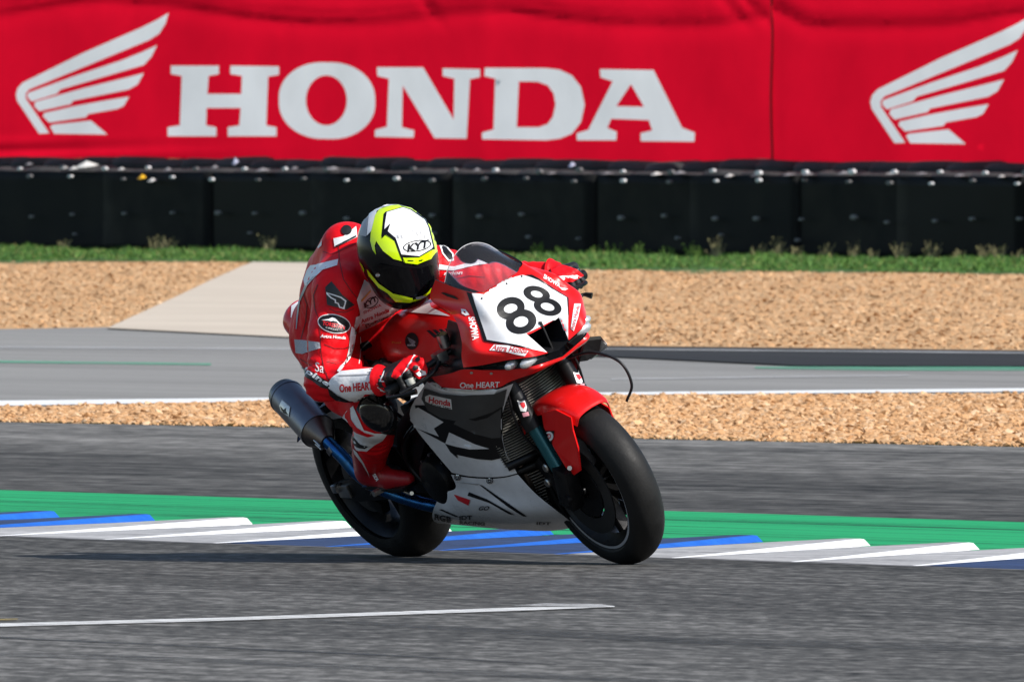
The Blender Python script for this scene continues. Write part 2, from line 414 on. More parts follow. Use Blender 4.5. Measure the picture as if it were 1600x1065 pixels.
def finish_decal(name, me, tree, m, parent, off, step, thick=0.0, local=True):
    bm = bmesh.new(); bm.from_mesh(me); bpy.data.meshes.remove(me)
    if not bm.verts: bm.free(); return None
    xs = [v.co.x for v in bm.verts]; ys = [v.co.y for v in bm.verts]
    for ax, a0, a1 in ((0, min(xs), max(xs)), (1, min(ys), max(ys))):
        n = int((a1 - a0) / step)
        for i in range(1, n + 1):
            co = [0, 0, 0]; no = [0, 0, 0]; co[ax] = a0 + (a1 - a0) * i / (n + 1); no[ax] = 1
            bmesh.ops.bisect_plane(bm, geom=bm.verts[:] + bm.edges[:] + bm.faces[:], plane_co=co, plane_no=no)
    bad = []; miss = []; ts = []
    if local: off += 0.0012                                      # clear of the facets below
    far = 60.0 if local else 150.0
    for v in bm.verts:
        dv = ray(v.co.x, v.co.y)
        if local: d = (BMI.to_3x3() @ Vector(dv)); o0 = CAML
        else: d = Vector(dv); o0 = Vector(CAM)
        d.normalize(); o1 = o0 + d * far
        hit, nrm, _, t = tree.ray_cast(o1, d)
        if hit is None or (local and nrm.dot(d) > 0): miss.append((v, o1, d, Vector((v.co.x, v.co.y)))); continue
        ts.append((Vector((v.co.x, v.co.y)), t))
        if nrm.dot(d) > 0: nrm = -nrm
        v.co = hit + nrm * off
    for v, o1, d, p2 in miss:
        if not ts: bad.append(v); continue
        t = min(ts, key=lambda q: (q[0] - p2).length_squared)
        if (t[0] - p2).length > 14: bad.append(v); continue
        hit, nrm, _, _ = tree.find_nearest(o1 + d * t[1])
        if nrm.dot(d) > 0: nrm = -nrm
        v.co = hit + nrm * off
    bmesh.ops.delete(bm, geom=bad, context='VERTS')
    bmesh.ops.triangulate(bm, faces=bm.faces)
    if not bm.faces: bm.free(); return None
    for f in bm.faces:
        f.normal_update()
        d = (CAML - f.calc_center_median()) if local else (Vector(CAM) - f.calc_center_median())
        if f.normal.dot(d) < 0: f.normal_flip()
    return bm_obj(name, bm, m, parent, smooth=True)
def decal(name, polys, tree, m, parent, off=0.0012, step=7.0, local=True):
    if not isinstance(polys[0][0], (list, tuple)): polys = [polys]
    return finish_decal(name, poly_mesh(polys), tree, m, parent, off, step, local=local)
def text(name, txt, a, b, up, tree, m, parent, off=0.0016, bold=0.0, shear=0.0, step=9.0, local=True, space=1.0):
    """a, b: pixels of the ends of the baseline; up: pixel vector of the capital height"""
    me = text_mesh(txt, bold, shear, space)
    xs = [v.co.x for v in me.vertices]; x0, x1 = min(xs), max(xs); hcap = 0.7
    for v in me.vertices:
        u = (v.co.x - x0) / (x1 - x0); k = v.co.y / hcap
        v.co = (a[0] + (b[0] - a[0]) * u + up[0] * k, a[1] + (b[1] - a[1]) * u + up[1] * k, 0)
    return finish_decal(name, me, tree, m, parent, off, step, local=local)
def zp(pts, s, ox, oy): return [(ox + x / s, oy + y / s) for x, y in pts]
def ellipse(cx, cy, a, b, ang=0.0, n=28):
    c, s = math.cos(ang), math.sin(ang)
    return [(cx + a * math.cos(t) * c - b * math.sin(t) * s, cy + a * math.cos(t) * s + b * math.sin(t) * c) for t in [2 * math.pi * i / n for i in range(n)]]

# ================================================================== the setting
def sheet(name, pts, z, m, label, cat):
    V = [ground(x, y, z) for x, y in pts]
    o = mk(name, V, [tuple(range(len(V)))], m, smooth=False)
    if o.data.polygons[0].normal.z < 0: o.data.flip_normals()
    return setp(o, label, cat, kind='structure')
def flat(name, xy, z, m, label, cat):
    o = mk(name, [(x, y, z) for x, y in xy], [tuple(range(len(xy)))], m, smooth=False)
    if o.data.polygons[0].normal.z < 0: o.data.flip_normals()
    return setp(o, label, cat, kind='structure')
def ln(pts, e=2600):                                               # polyline of pixels carried on far past the frame
    (x0, y0), (x3, y3) = pts[0], pts[-1]
    return [(x0 - e, y0 - 0.022 * e)] + list(pts) + [(x3 + e, y3 + 0.022 * e)]
KF = ln([(0, 838), (1600, 890)]); KB = ln([(0, 806), (1600, 862)]); GT = ln([(0, 765), (1600, 815)])
GNB = ln([(0, 659), (480, 668), (1000, 685), (1600, 698)]); GNT = ln([(0, 637), (420, 628), (950, 618.5), (1600, 616)])
MT = [(-2600, 470), (0, 514), (170, 511), (480, 527), (700, 541), (930, 556), (1250, 571), (1600, 572), (4200, 615)]
GR = [(-2600, 372), (0, 409), (350, 409), (850, 421), (1600, 428), (4200, 462)]

M_TER = ground_mat('dry_grass_terrain', ((0.05, 0.07, 0.02), (0.09, 0.11, 0.035), (0.16, 0.15, 0.06)), 0.5, 1.5, 3, 0.6)
flat('ground', [(-2500, -1500), (2500, -1500), (2500, 4000), (-2500, 4000)], -0.05, M_TER, 'wide flat ground of dry grass around the circuit', 'ground')
M_TRACK = ground_mat('racing_asphalt', ((0.014, 0.0135, 0.013), (0.082, 0.079, 0.0745), (0.23, 0.223, 0.212)), 0.7, 7.0, 9.0, 0.45, 0.85, 0.5,
                     band=[(-14, 1.15), (-6, 1.05), (-2.5, 0.8), (0.8, 0.62)], lo=0.34, hi=0.66, grain=(16.0, 4.2, 0.4))
V = [np.array([-60., -110., 0]), np.array([60., -110., 0])] + [ground(*p) for p in KF[::-1]]
o = mk('track', V, [tuple(range(len(V)))], M_TRACK, smooth=False); setp(o, 'grey asphalt race track in the foreground under the motorcycle', 'track', kind='structure')
M_TRACK2 = ground_mat('rubbered_asphalt', ((0.024, 0.023, 0.022), (0.108, 0.104, 0.098), (0.24, 0.233, 0.22)), 0.35, 7.0, 20.0, 0.3, 0.85, 0.4,
                      band=[(4, 0.58), (9.5, 0.62), (11.2, 1.08), (15, 1.15)], lo=0.36, hi=0.64, grain=(6.0, 2.0, 0.34))
sheet('inner_track', GT + GNB[::-1], 0.0, M_TRACK2, 'dark rubbered asphalt strip between green paint and gravel', 'track')
M_GREEN = ground_mat('green_kerb_paint', ((0.003, 0.05, 0.02), (0.008, 0.24, 0.085), (0.014, 0.32, 0.115)), 0.14, 9.0, 14.0, 0.2, 0.7, 0.15, lo=0.41, hi=0.53)
sheet('painted_runoff', KB + GT[::-1], 0.004, M_GREEN, 'bright green painted run-off strip behind the kerb', 'paint')
M_KBASE = ground_mat('kerb_concrete', ((0.08, 0.08, 0.085), (0.15, 0.15, 0.155), (0.25, 0.25, 0.25)), 1, 10, 20, 0.4)
kerb = sheet('kerb', KF + KB[::-1], 0.001, M_KBASE, 'sawtooth racing kerb in blue and white blocks beside the track', 'kerb')
# kerb teeth: ramp up along the track, short painted drop facing the oncoming riders
M_KW = ground_mat('worn_white_kerb_paint', ((0.16, 0.16, 0.162), (0.36, 0.355, 0.355), (0.58, 0.57, 0.57)), 1.5, 9, 24, 0.4, 0.7, 0.2, lo=0.36, hi=0.64)
M_KWF = ground_mat('fresh_white_kerb_paint', ((0.55, 0.55, 0.55), (0.78, 0.78, 0.78), (0.84, 0.84, 0.84)), 1.5, 5, 24, 0.4, 0.6, 0.1, lo=0.25, hi=0.5)
M_KB = ground_mat('worn_blue_kerb_paint', ((0.018, 0.025, 0.05), (0.03, 0.05, 0.12), (0.05, 0.09, 0.22)), 1.5, 9, 24, 0.4, 0.7, 0.2, lo=0.36, hi=0.64)
M_KBF = ground_mat('fresh_blue_kerb_paint', ((0.008, 0.05, 0.24), (0.012, 0.095, 0.43), (0.02, 0.14, 0.55)), 1.5, 5, 24, 0.4, 0.6, 0.1, lo=0.25, hi=0.6)
def on_line(line, x): 
    return np.interp(x, [p[0] for p in line], [p[1] for p in line])
s_of = lambda p: p[0] * TD[0] + p[1] * TD[1]
sA = s_of(ground(97, on_line(KB, 97))); sB = s_of(ground(1535, on_line(KB, 1535))); pitch = (sB - sA) / 9
def t_line(line):
    a, b = ground(0, on_line(line, 0)), ground(1600, on_line(line, 1600)); sa, sb, ta, tb = s_of(a), s_of(b), float(a[:2] @ TN), float(b[:2] @ TN)
    return lambda s: ta + (tb - ta) * (s - sa) / (sb - sa)
tFs = t_line(KF); tBs = t_line(KB)
for i in range(-9, 19):
    s1 = sA + i * pitch; s0 = s1 - pitch + 0.012; sk = -1.15                    # crest runs a little skewed across the kerb
    hgt = 0.027
    white = ((i - 2) % 6) < 3
    def W(s, t, z): return (s * TD[0] + t * TN[0], s * TD[1] + t * TN[1], z)
    drop = 0.07
    NN = 6; V = []; Fc = []
    for k in range(NN + 1):
        f = k / NN; off = sk * (f - 1); hz = hgt * (0.06 + 0.94 * f ** 1.2)
        V += [W(q_, tFs(q_) + 0.03 + (tBs(q_) - tFs(q_) - 0.04) * f, z_) for q_, z_ in ((s0 + off, 0.003), (s1 + off - drop - 0.10, hz * 0.97), (s1 + off - drop, hz), (s1 + off - drop * 0.6, hz * 0.93), (s1 + off, 0.003))]
    idx = []
    for k in range(NN):
        for j in range(4):
            a = k * 5 + j; Fc.append((a, a + 1, a + 6, a + 5)); idx.append(0 if j < 2 else 1)
    e = NN * 5; Fc.append((e, e + 1, e + 2, e + 3, e + 4)); idx.append(1)
    ob = mk('kerb_block', V, Fc, [M_KW if white else M_KB, M_KWF if white else M_KBF], kerb, smooth=False)
    for p, q in zip(ob.data.polygons, idx): p.material_index = q
    for p in ob.data.polygons[:-1]:
        pass
    fix_normals(ob)
    if np.mean([p.normal.z for p in ob.data.polygons]) < 0: ob.data.flip_normals()

M_ROAD = ground_mat('pale_asphalt', ((0.145, 0.141, 0.134), (0.222, 0.217, 0.208), (0.29, 0.284, 0.27)), 0.1, 2.0, 10, 0.3, 0.9, 0.2, lo=0.3, hi=0.7)
sheet('service_road', GNT + MT[::-1], 0.004, M_ROAD, 'pale grey asphalt road between the two gravel beds', 'road')
M_LINE = mat('white_road_paint', (0.74, 0.74, 0.73), 0.6, var=0.12, vscale=3)
def stripe(name, pts, wpx, z, m, label, cat='marking'):
    wp = wpx if isinstance(wpx, (list, tuple)) else [wpx] * len(pts)
    P_ = [(x, y - q / 2) for (x, y), q in zip(pts, wp)] + [(x, y + q / 2) for (x, y), q in list(zip(pts, wp))[::-1]]
    return sheet(name, P_, z, m, label, cat)
stripe('edge_line', [(-2600, 573), (0, 629.5), (420, 623.5), (950, 614.5), (1600, 608.5), (4200, 664)], [9, 8, 5.5, 4, 5, 5], 0.008, M_LINE, 'white edge line painted along the pale road above the near gravel')
M_LG = streak_mat('faded_green_line', (0.07, 0.33, 0.2), 0.1, 0.9, 0.5, 5)
stripe('green_line', [(-900, 560), (0, 564.5), (330, 568.5)], 3.6, 0.008, M_LG, 'thin faded green line on the pale road at left')
stripe('green_line', [(1180, 573.5), (1380, 575.5), (1600, 575.5), (2500, 578)], [3, 6, 6, 6], 0.008, M_LG, 'thin green line on the pale road below the black strip')
M_LW = streak_mat('faded_white_line', (0.42, 0.42, 0.42), 0.0, 0.8, 0.5, 5)
stripe('faded_line', [(-900, 539), (0, 542), (480, 545)], 3.5, 0.008, M_LW, 'faded pale line across the road beyond the left green line')
stripe('faded_line', [(955, 592), (1240, 588), (1420, 586)], 2.6, 0.008, M_LW, 'faded pale line on the road right of the front wheel')
M_BLKS = ground_mat('black_sealed_strip', ((0.018, 0.018, 0.02), (0.026, 0.026, 0.028), (0.04, 0.04, 0.042)), 0.2, 4, 10, 0.3)
sheet('drain_strip', [(700, 534), (957, 540), (1600, 547), (4200, 590), (4200, 614), (1600, 571.6), (1250, 570.6), (930, 555.5), (700, 540.5)], 0.012, M_BLKS, 'black sealed strip between the far gravel and the pale road', 'strip')
stripe('faded_line', [(800, 543), (957, 545), (1600, 551), (4200, 594)], 2.4, 0.016, M_LW, 'broken pale line running along the black strip')
M_GRAV = ground_mat('tan_gravel', ((0.26, 0.14, 0.06), (0.46, 0.29, 0.15), (0.60, 0.41, 0.24)), 6, 9, 18, 0.75, 0.95, 1.0, lo=0.35, hi=0.65)
sheet('gravel_bed', GNB + GNT[::-1], -0.008, M_GRAV, 'near strip of coarse tan gravel beside the pale road', 'gravel')
FAR = [(-2600, 470), (0, 514), (170, 511), (480, 527), (700, 534), (957, 540), (1600, 547), (4200, 590)]
sheet('far_gravel_bed', FAR + GR[::-1], 0.0, M_GRAV, 'far bed of fine tan gravel in front of the grass', 'gravel')
M_CONC = ground_mat('pale_concrete', ((0.44, 0.38, 0.31), (0.51, 0.44, 0.36), (0.58, 0.51, 0.42)), 0.3, 0.5, 6, 0.2, 0.9, 0.1, lo=0.3, hi=0.7)
sheet('concrete_path', [(168, 512), (280, 461), (330, 437), (375, 417), (395, 409), (640, 413), (690, 470), (720, 541), (480, 527.5)], 0.014, M_CONC, 'pale concrete path crossing the gravel behind the rider', 'path')

# foreground paint and tyre marks
stripe('lane_line', [(-500, 990), (0, 975.5), (330, 967), (830, 950), (960, 946.5)], [6, 5, 5, 5, 1.5], 0.004, streak_mat('worn_white_line', (0.72, 0.72, 0.71), 0.25, 1.0, 3, 30), 'thin white line on the asphalt in front of the motorcycle')
sheet('line_end', [(800, 945.2), (855, 941.5), (940, 943.3), (962, 946.2), (900, 946.3)], 0.008, streak_mat('thin_white_paint', (0.6, 0.6, 0.6), 0.0, 0.8, 3, 30), 'faint flared end of the white foreground line', 'marking')
stripe('paint_patch', [(-60, 968), (28, 966.5)], [4, 2], 0.004, streak_mat('faded_yellow_paint', (0.34, 0.25, 0.06), 0.1, 0.8, 3, 20), 'faded yellow paint patch at the left edge of the track', 'marking')
M_SKID = streak_mat('tyre_mark_rubber', (0.03, 0.03, 0.03), 0.3, 0.85)
M_SKID2 = streak_mat('faint_tyre_mark', (0.035, 0.035, 0.035), 0.0, 0.55)
stripe('tyre_mark', [(-300, 986), (0, 995), (600, 1022.5), (870, 1037)], [2.5, 2.6, 2.6, 0.8], 0.0015, M_SKID, 'thin dark tyre mark across the lower left asphalt')
stripe('tyre_mark', [(480, 968), (700, 981), (1100, 1001), (1700, 1016)], [2, 8, 11, 9], 0.0015, M_SKID2, 'broad faint tyre mark across the lower right asphalt')
stripe('tyre_mark', [(-300, 1012), (300, 1030), (1000, 1062), (1300, 1080)], [6, 8, 8, 5], 0.0015, M_SKID2, 'faint tyre mark near the bottom edge of the track')

# ---- stones and grass: real geometry, too many to count
def fast_mesh(name, V, T, m, smooth=False):
    me = bpy.data.meshes.new(name); me.vertices.add(len(V)); me.vertices.foreach_set('co', V.astype(np.float32).ravel())
    me.loops.add(T.size); me.loops.foreach_set('vertex_index', T.astype(np.int32).ravel())
    me.polygons.add(len(T)); me.polygons.foreach_set('loop_start', (np.arange(len(T)) * T.shape[1]).astype(np.int32))
    me.update(calc_edges=True); me.validate()
    me.polygons.foreach_set('use_smooth', [smooth] * len(T))
    for q in (m if isinstance(m, list) else [m]): me.materials.append(q)
    o = bpy.data.objects.new(name, me); COL.objects.link(o); return o
def rowpx(line, x): return on_line(line, x)
def stones(name, n, d0, d1, bot, top, r0, r1, sub, m, label, excl=None, rise=0.6):
    bm = bmesh.new()
    if sub: bmesh.ops.create_icosphere(bm, subdivisions=1, radius=1)
    else:
        vs = [bm.verts.new(p) for p in ((1, 0, 0), (0, 1, 0), (-1, 0, 0), (0, -1, 0), (0, 0, 1))]
        for a, b in ((0, 1), (1, 2), (2, 3), (3, 0)): bm.faces.new((vs[a], vs[b], vs[4]))
    bm.verts.index_update(); bm.verts.ensure_lookup_table(); tv = np.array([v.co for v in bm.verts]); tf = np.array([[v.index for v in f.verts] for f in bm.faces]); bm.free()
    d = rng.uniform(d0, d1, n * 2); px = rng.uniform(-260, 1860, n * 2)
    py = HY + F * CH / d
    ok = (py < np.interp(px, [p[0] for p in bot], [p[1] for p in bot]) - 0.5) & (py > np.interp(px, [p[0] for p in top], [p[1] for p in top]) + 0.5)
    if excl: ok &= ~excl(px, py)
    d, px = d[ok][:n], px[ok][:n]; N = len(d)
    pos = np.stack([(px - CX) / F * d, d - D0, np.zeros(N)], 1)
    r = r0 + (r1 - r0) * rng.random(N) ** 2.2
    sc_ = r[:, None] * rng.uniform(0.6, 1.25, (N, 3)); sc_[:, 2] *= rise
    a = rng.uniform(0, 6.28, N); ca, sa = np.cos(a), np.sin(a); tx = rng.normal(0, 0.35, N)
    V = tv[None] * (1 + rng.normal(0, 0.16, (N, len(tv), 1))) * sc_[:, None]
    V[:, :, 2] += tx[:, None] * V[:, :, 0]
    V = np.stack([V[:, :, 0] * ca[:, None] - V[:, :, 1] * sa[:, None], V[:, :, 0] * sa[:, None] + V[:, :, 1] * ca[:, None], V[:, :, 2]], 2)
    V += pos[:, None]; V[:, :, 2] += (r * 0.15)[:, None]
    T = tf[None] + (np.arange(N) * len(tv))[:, None, None]
    o = fast_mesh(name, V.reshape(-1, 3), T.reshape(-1, 3), m)
    mi = np.repeat(rng.choice(len(m), N, p=[0.45, 0.3, 0.17, 0.08]), len(tf)).astype(np.int32)
    o.data.polygons.foreach_set('material_index', mi); o.data.update()
    return setp(o, label, 'gravel', kind='stuff')
MS = [mat('stone_tan', (0.50, 0.275, 0.125), 0.9, var=0.2, vscale=2.0), mat('stone_light', (0.58, 0.355, 0.185), 0.9, var=0.2, vscale=2.0), mat('stone_brown', (0.43, 0.235, 0.105), 0.9, var=0.2, vscale=2.0), mat('stone_pale', (0.63, 0.43, 0.26), 0.9)]
stones('gravel_stones', 52000, 90, 112, GNB, GNT, 0.007, 0.028, 1, MS, 'coarse tan stones of the near gravel strip', rise=0.42)
def pathx(px, py):
    jx = px + rng.normal(0, 7, len(px)) * (1 + 2 * (rng.random(len(px)) < 0.08))
    return (jx > np.interp(py, [409, 461, 512, 530], [395, 280, 168, 300]) - 2) & (jx < np.interp(py, [413, 470, 541], [640, 690, 722]))
stones('far_gravel_stones', 80000, 122, 203, FAR, GR, 0.006, 0.024, 0, MS, 'fine tan stones of the far gravel bed', pathx, rise=0.28)

# ---- barrier wall line
wl = ground(0, 390); wr = ground(1600, 408)
WD = (wr - wl)[:2]; WD /= np.linalg.norm(WD); WN = np.array([WD[1], -WD[0]])       # WN points away from the camera
if WN[1] < 0: WN = -WN
def wall(px, py, back=0.0):
    dv = ray(px, py); p0 = wl[:2] + WN * back
    t = ((p0 - CAM[:2]) @ WN) / (dv[:2] @ WN)
    return CAM + dv * t
M_GRASS = [mat('grass_green', (0.038, 0.12, 0.012), 0.7, var=0.35, vscale=2), mat('grass_light', (0.085, 0.19, 0.022), 0.7, var=0.3, vscale=2), mat('grass_dry', (0.20, 0.20, 0.06), 0.8)]
WB = [(-2600, 361), (0, 390), (1600, 408), (4200, 437)]
GRJ = [(x_, np.interp(x_, [p[0] for p in GR], [p[1] for p in GR]) + 1.3 * math.sin(x_ * 0.03) + 1.5 * math.sin(x_ * 0.011 + 2) + rng.normal(0, 0.7)) for x_ in range(-2600, 4201, 14)]
sheet('grass_verge', GRJ + [(x, y - 2) for x, y in WB[::-1]], 0.004, mat('turf', (0.035, 0.10, 0.012), 0.9, var=0.4, vscale=1.5), 'strip of green turf at the foot of the black barrier', 'grass')
def grass(n):
    d = rng.uniform(176, 222, n * 3); px = rng.uniform(-200, 1800, n * 3); py = HY + F * CH / d
    ok = (py < np.interp(px, [p[0] for p in GR], [p[1] for p in GR])) & (py > np.interp(px, [p[0] for p in WB], [p[1] for p in WB]))
    d, px, py = d[ok][:n], px[ok][:n], py[ok][:n]; N = len(d)
    pos = np.stack([(px - CX) / F * d, d - D0, np.zeros(N)], 1)
    patch = 0.5 + 0.35 * np.sin(px * 0.021 + 1) + 0.35 * np.sin(px * 0.047 + d * 0.9) * np.sin(px * 0.0093 + d * 0.3) + 0.25 * np.sin(px * 0.13 + d) + rng.normal(0, 0.15, N)
    edge = np.clip((np.interp(px, [p[0] for p in GR], [p[1] for p in GR]) - py) / 7.0, 0.15, 1)
    hgt = np.clip(0.02 + 0.042 * patch, 0.01, 0.14) * edge * rng.uniform(0.5, 1.3, N); wd = rng.uniform(0.007, 0.018, N)
    a = rng.uniform(0, 6.28, N); ln_ = rng.normal(0, 0.03, (N, 2))
    V = np.zeros((N, 3, 3)); V[:, 0] = pos; V[:, 1] = pos; V[:, 2] = pos
    V[:, 0, 0] -= wd * np.cos(a); V[:, 0, 1] -= wd * np.sin(a); V[:, 1, 0] += wd * np.cos(a); V[:, 1, 1] += wd * np.sin(a)
    V[:, 2, :2] += ln_; V[:, 2, 2] += hgt
    T = np.arange(N * 3).reshape(N, 3)
    o = fast_mesh('grass_blades', V.reshape(-1, 3), T, M_GRASS)
    o.data.polygons.foreach_set('material_index', rng.choice(3, N, p=[0.55, 0.36, 0.09]).astype(np.int32)); o.data.update()
    setp(o, 'short green grass growing along the foot of the barrier', 'grass', kind='stuff')
grass(70000)

# ---- barrier: tyre wall faced with black rubber belts
M_BELT = [mat('black_rubber_belt', (0.005, 0.0055, 0.006), 0.6, spec=0.12, var=0.35, vscale=3, rvar=0.1), mat('dusty_rubber_belt', (0.008, 0.0085, 0.009), 0.65, spec=0.12, var=0.5, vscale=2.2, rvar=0.1), mat('dark_rubber_belt', (0.004, 0.0045, 0.005), 0.55, spec=0.12, var=0.3, vscale=3)]
M_BTYRE = mat('old_tyre_rubber', (0.03, 0.03, 0.031), 0.8, var=0.5, vscale=5)
M_BOLT = mat('zinc_bolt', (0.8, 0.8, 0.82), 0.5, var=0.3, vscale=9)
M_BOLT2 = mat('dull_bolt', (0.16, 0.16, 0.165), 0.6, var=0.4, vscale=9)
barrier = empty('tyre_barrier', Matrix.Translation(Vector(ground(800, 399))))
setp(barrier, 'long tyre barrier faced with bolted black rubber belts below the red banners', 'barrier')
OB = Vector(barrier.location)
def wl3(px, py, back=0.0): return Vector(wall(px, py, back)) - OB
topl = lambda x: 267 + (276 - 267) * x / 1600.0
edges = [-420, -210, -30, 175, 318, 500, 692, 722, 918, 1092, 1236, 1415, 1588, 1790, 2010]
for i, (a, b) in enumerate(zip(edges, edges[1:])):
    NX, NZ = 10, 8; V = []; lay = [0.0, 0.007][i % 2]
    a2 = a - 14; b2 = b + 14
    for side in (0, 1):
        for r in range(NZ + 1):
            for c in range(NX + 1):
                x = a2 + (b2 - a2) * c / NX; base = 390 + 18 * x / 1600.0 + 3
                y = topl(x) + rng.normal(0, 0.4) * (r == 0) + (base - topl(x)) * r / NZ
                bulge = 0.002 * math.sin(math.pi * c / NX) * math.sin(0.5 + 2.4 * r / NZ) + 0.004 * math.sin((a2 + (b2 - a2) * c / NX) * 0.021 + r * 0.4)
                V.append(wl3(x, y, -lay - bulge + 0.012 * side))
    n1 = (NX + 1) * (NZ + 1); Fc = []
    for r in range(NZ):
        for c in range(NX):
            q = r * (NX + 1) + c
            Fc.append((q, q + 1, q + NX + 2, q + NX + 1)); Fc.append((n1 + q + NX + 1, n1 + q + NX + 2, n1 + q + 1, n1 + q))
    bd = [c for c in range(NX + 1)] + [r * (NX + 1) + NX for r in range(1, NZ + 1)] + [NZ * (NX + 1) + c for c in range(NX - 1, -1, -1)] + [r * (NX + 1) for r in range(NZ - 1, 0, -1)]
    for p, q in zip(bd, bd[1:] + bd[:1]): Fc.append((q, p, n1 + p, n1 + q))
    ob = fix_normals(mk('belt_panel', V, Fc, M_BELT[[0, 0, 1, 0, 2, 0, 1][i % 7]], barrier))
# tyres stacked behind the belts, their tops show between belt and banner
ty = None
for row, back in ((0, 0.36), (1, 0.98)):
    for k in range(34):
        p = wall(800, 399, back)[:2] + WD * ((k - 17 + row * 0.5) * 0.63)
        if ty is None:
            prof = [(0.085 * math.cos(q), 0.215 + 0.1 * math.sin(q)) for q in [2 * math.pi * j / 10 for j in range(10)]]
            ty = lathe('tyre', prof, (0, 0, 0), M_BTYRE, barrier, seg=24, rot=Matrix.Rotation(math.radians(90), 3, 'X')); t_ = ty
        else:
            t_ = ty.copy(); COL.objects.link(t_)
        t_.location = (p[0] - OB.x, p[1] - OB.y, 0.735 + 0.10 * row + random.uniform(-0.015, 0.015) - OB.z); t_.rotation_euler = (random.uniform(-.05, .05), random.uniform(-.05, .05), random.uniform(0, 6))
        for lev in range(1, 4):
            t2 = ty.copy(); COL.objects.link(t2); t2.location = (t_.location.x, t_.location.y, t_.location.z - 0.19 * lev)
bolt = None
def add_bolt(px, py, r, m, back=-0.075):
    global bolt
    key = m.name
    if bolt is None: bolt = {}
    if key not in bolt:
        b_ = lathe('bolt', [(-0.012, 0.001), (-0.012, 0.5), (-0.008, 1.0), (0.02, 1.0), (0.02, 0.001)], (0, 0, 0), m, barrier, seg=10); bolt[key] = b_
    else: b_ = bolt[key].copy(); COL.objects.link(b_)
    b_.location = wl3(px, py, back); b_.rotation_euler = (0, 0, math.atan2(WD[1], WD[0])); b_.scale = (r * 2.1, 1.0, r)
x = -170
while x < 1780:
    yb = topl(x)
    add_bolt(x + random.uniform(-5, 5), yb + 9 + random.uniform(-2, 3), random.uniform(0.013, 0.021), M_BOLT2 if random.random() < 0.7 else M_BOLT)
    if random.random() < 0.85: add_bolt(x + random.uniform(-8, 8), yb + 67 + random.uniform(-4, 6), random.uniform(0.014, 0.024), M_BOLT2)
    if random.random() < 0.35: add_bolt(x + random.uniform(-20, 20), yb + 95 + random.uniform(-6, 12), random.uniform(0.012, 0.018), M_BOLT2)
    x += random.uniform(62, 78)
x = -170
while x < 1780:
    add_bolt(x, topl(x) - 5 + random.uniform(-2, 2), random.uniform(0.015, 0.027), M_BOLT if random.random() < 0.7 else M_BOLT2, -0.07)
    x += random.uniform(62, 76)
# litter and cable ties lying on the tyres
def scrap(px, py, wpx, hpx, m, label, group=None, back=-0.05):
    p = Vector(wall(px, py + hpx * 0.5, back)); d = p.y + D0; s = d / F; n = 7
    V = []; Fc = []
    for k in range(n):
        q = 2 * math.pi * k / n; rr = 0.5 * random.uniform(0.75, 1.1)
        V.append((wpx * s * rr * math.cos(q), 0.09 * math.sin(q), hpx * s * (0.25 + 0.25 * math.sin(q + 1))))
    V.append((0, 0, hpx * s)); V.append((0, 0, -0.005))
    for k in range(n): Fc += [(k, (k + 1) % n, n), ((k + 1) % n, k, n + 1)]
    o = fix_normals(mk('scrap', V, Fc, m, smooth=False)); o.location = p; setp(o, label, 'scrap', group); return o
MSC = mat('crumpled_white_plastic', (0.6, 0.6, 0.57), 0.6); MSC2 = mat('pale_blue_plastic', (0.36, 0.38, 0.5), 0.6); MSC3 = mat('grey_strap', (0.22, 0.22, 0.23), 0.7)
scrap(135, 257, 42, 11, MSC, 'crumpled white scrap on top of the barrier under the left wing emblem')
scrap(222, 276, 17, 8, mat('yellow_plastic', (0.75, 0.42, 0.01), 0.5), 'small yellow tag on the upper edge of the black belt', back=-0.11)
scrap(238, 281, 16, 6, MSC, 'small white scrap beside the yellow tag on the belt', back=-0.11)
scrap(367, 252, 12, 12, MSC2, 'pale bluish scrap on the barrier below the banner letter H')
scrap(893, 257, 14, 9, MSC2, 'pale bluish scrap on the barrier below the banner letter D')
for xx in (45, 100, 115, 190, 262, 335, 410, 460, 520, 575, 745, 775, 862, 948, 1025, 1062, 1140, 1180, 1232, 1262, 1318, 1395, 1440, 1500, 1565, 1590):
    yy = 250 + 17 * xx / 1600 + random.uniform(5, 12)
    scrap(xx, yy, random.uniform(12, 24), random.uniform(3, 6), random.choice([MSC3, MSC, MSC3]), 'small pale strap end lying on the barrier tyres under the banner', 'strap ends along the top of the tyre barrier')
# weeds at the foot of the barrier
M_WEED = mat('dry_weed', (0.36, 0.33, 0.17), 0.8, var=0.4, vscale=9); M_WEED2 = mat('green_weed', (0.14, 0.26, 0.05), 0.7, var=0.4, vscale=9)
def weed(px, hgt, m, label, group):
    V = []; Fc = []
    for k in range(20):
        a = random.uniform(0, 6.28); h = hgt * random.uniform(0.35, 1); le = random.uniform(0.1, 0.5) * hgt; b0 = (random.uniform(-.05, .05), random.uniform(-.05, .05), 0)
        tip = (b0[0] + math.cos(a) * le, b0[1] + math.sin(a) * le, h); wv = 0.005
        V += [(b0[0] - wv, b0[1], 0), (b0[0] + wv, b0[1], 0), tip]; Fc.append((len(V) - 3, len(V) - 2, len(V) - 1))
        for j in range(3):
            t = random.uniform(0.4, 1); c = [b0[i] + (tip[i] - b0[i]) * t for i in range(3)]; s = random.uniform(0.006, 0.016)
            V += [(c[0] - s, c[1], c[2]), (c[0] + s, c[1] + s, c[2] + s * 0.4), (c[0], c[1] - s * 0.5, c[2] + s * 1.4)]; Fc.append((len(V) - 3, len(V) - 2, len(V) - 1))
    o = mk('weed', V, Fc, m, smooth=False); p = wall(px, 390 + 18 * px / 1600, -0.28); o.location = (p[0], p[1], 0); setp(o, label, 'weed', group)
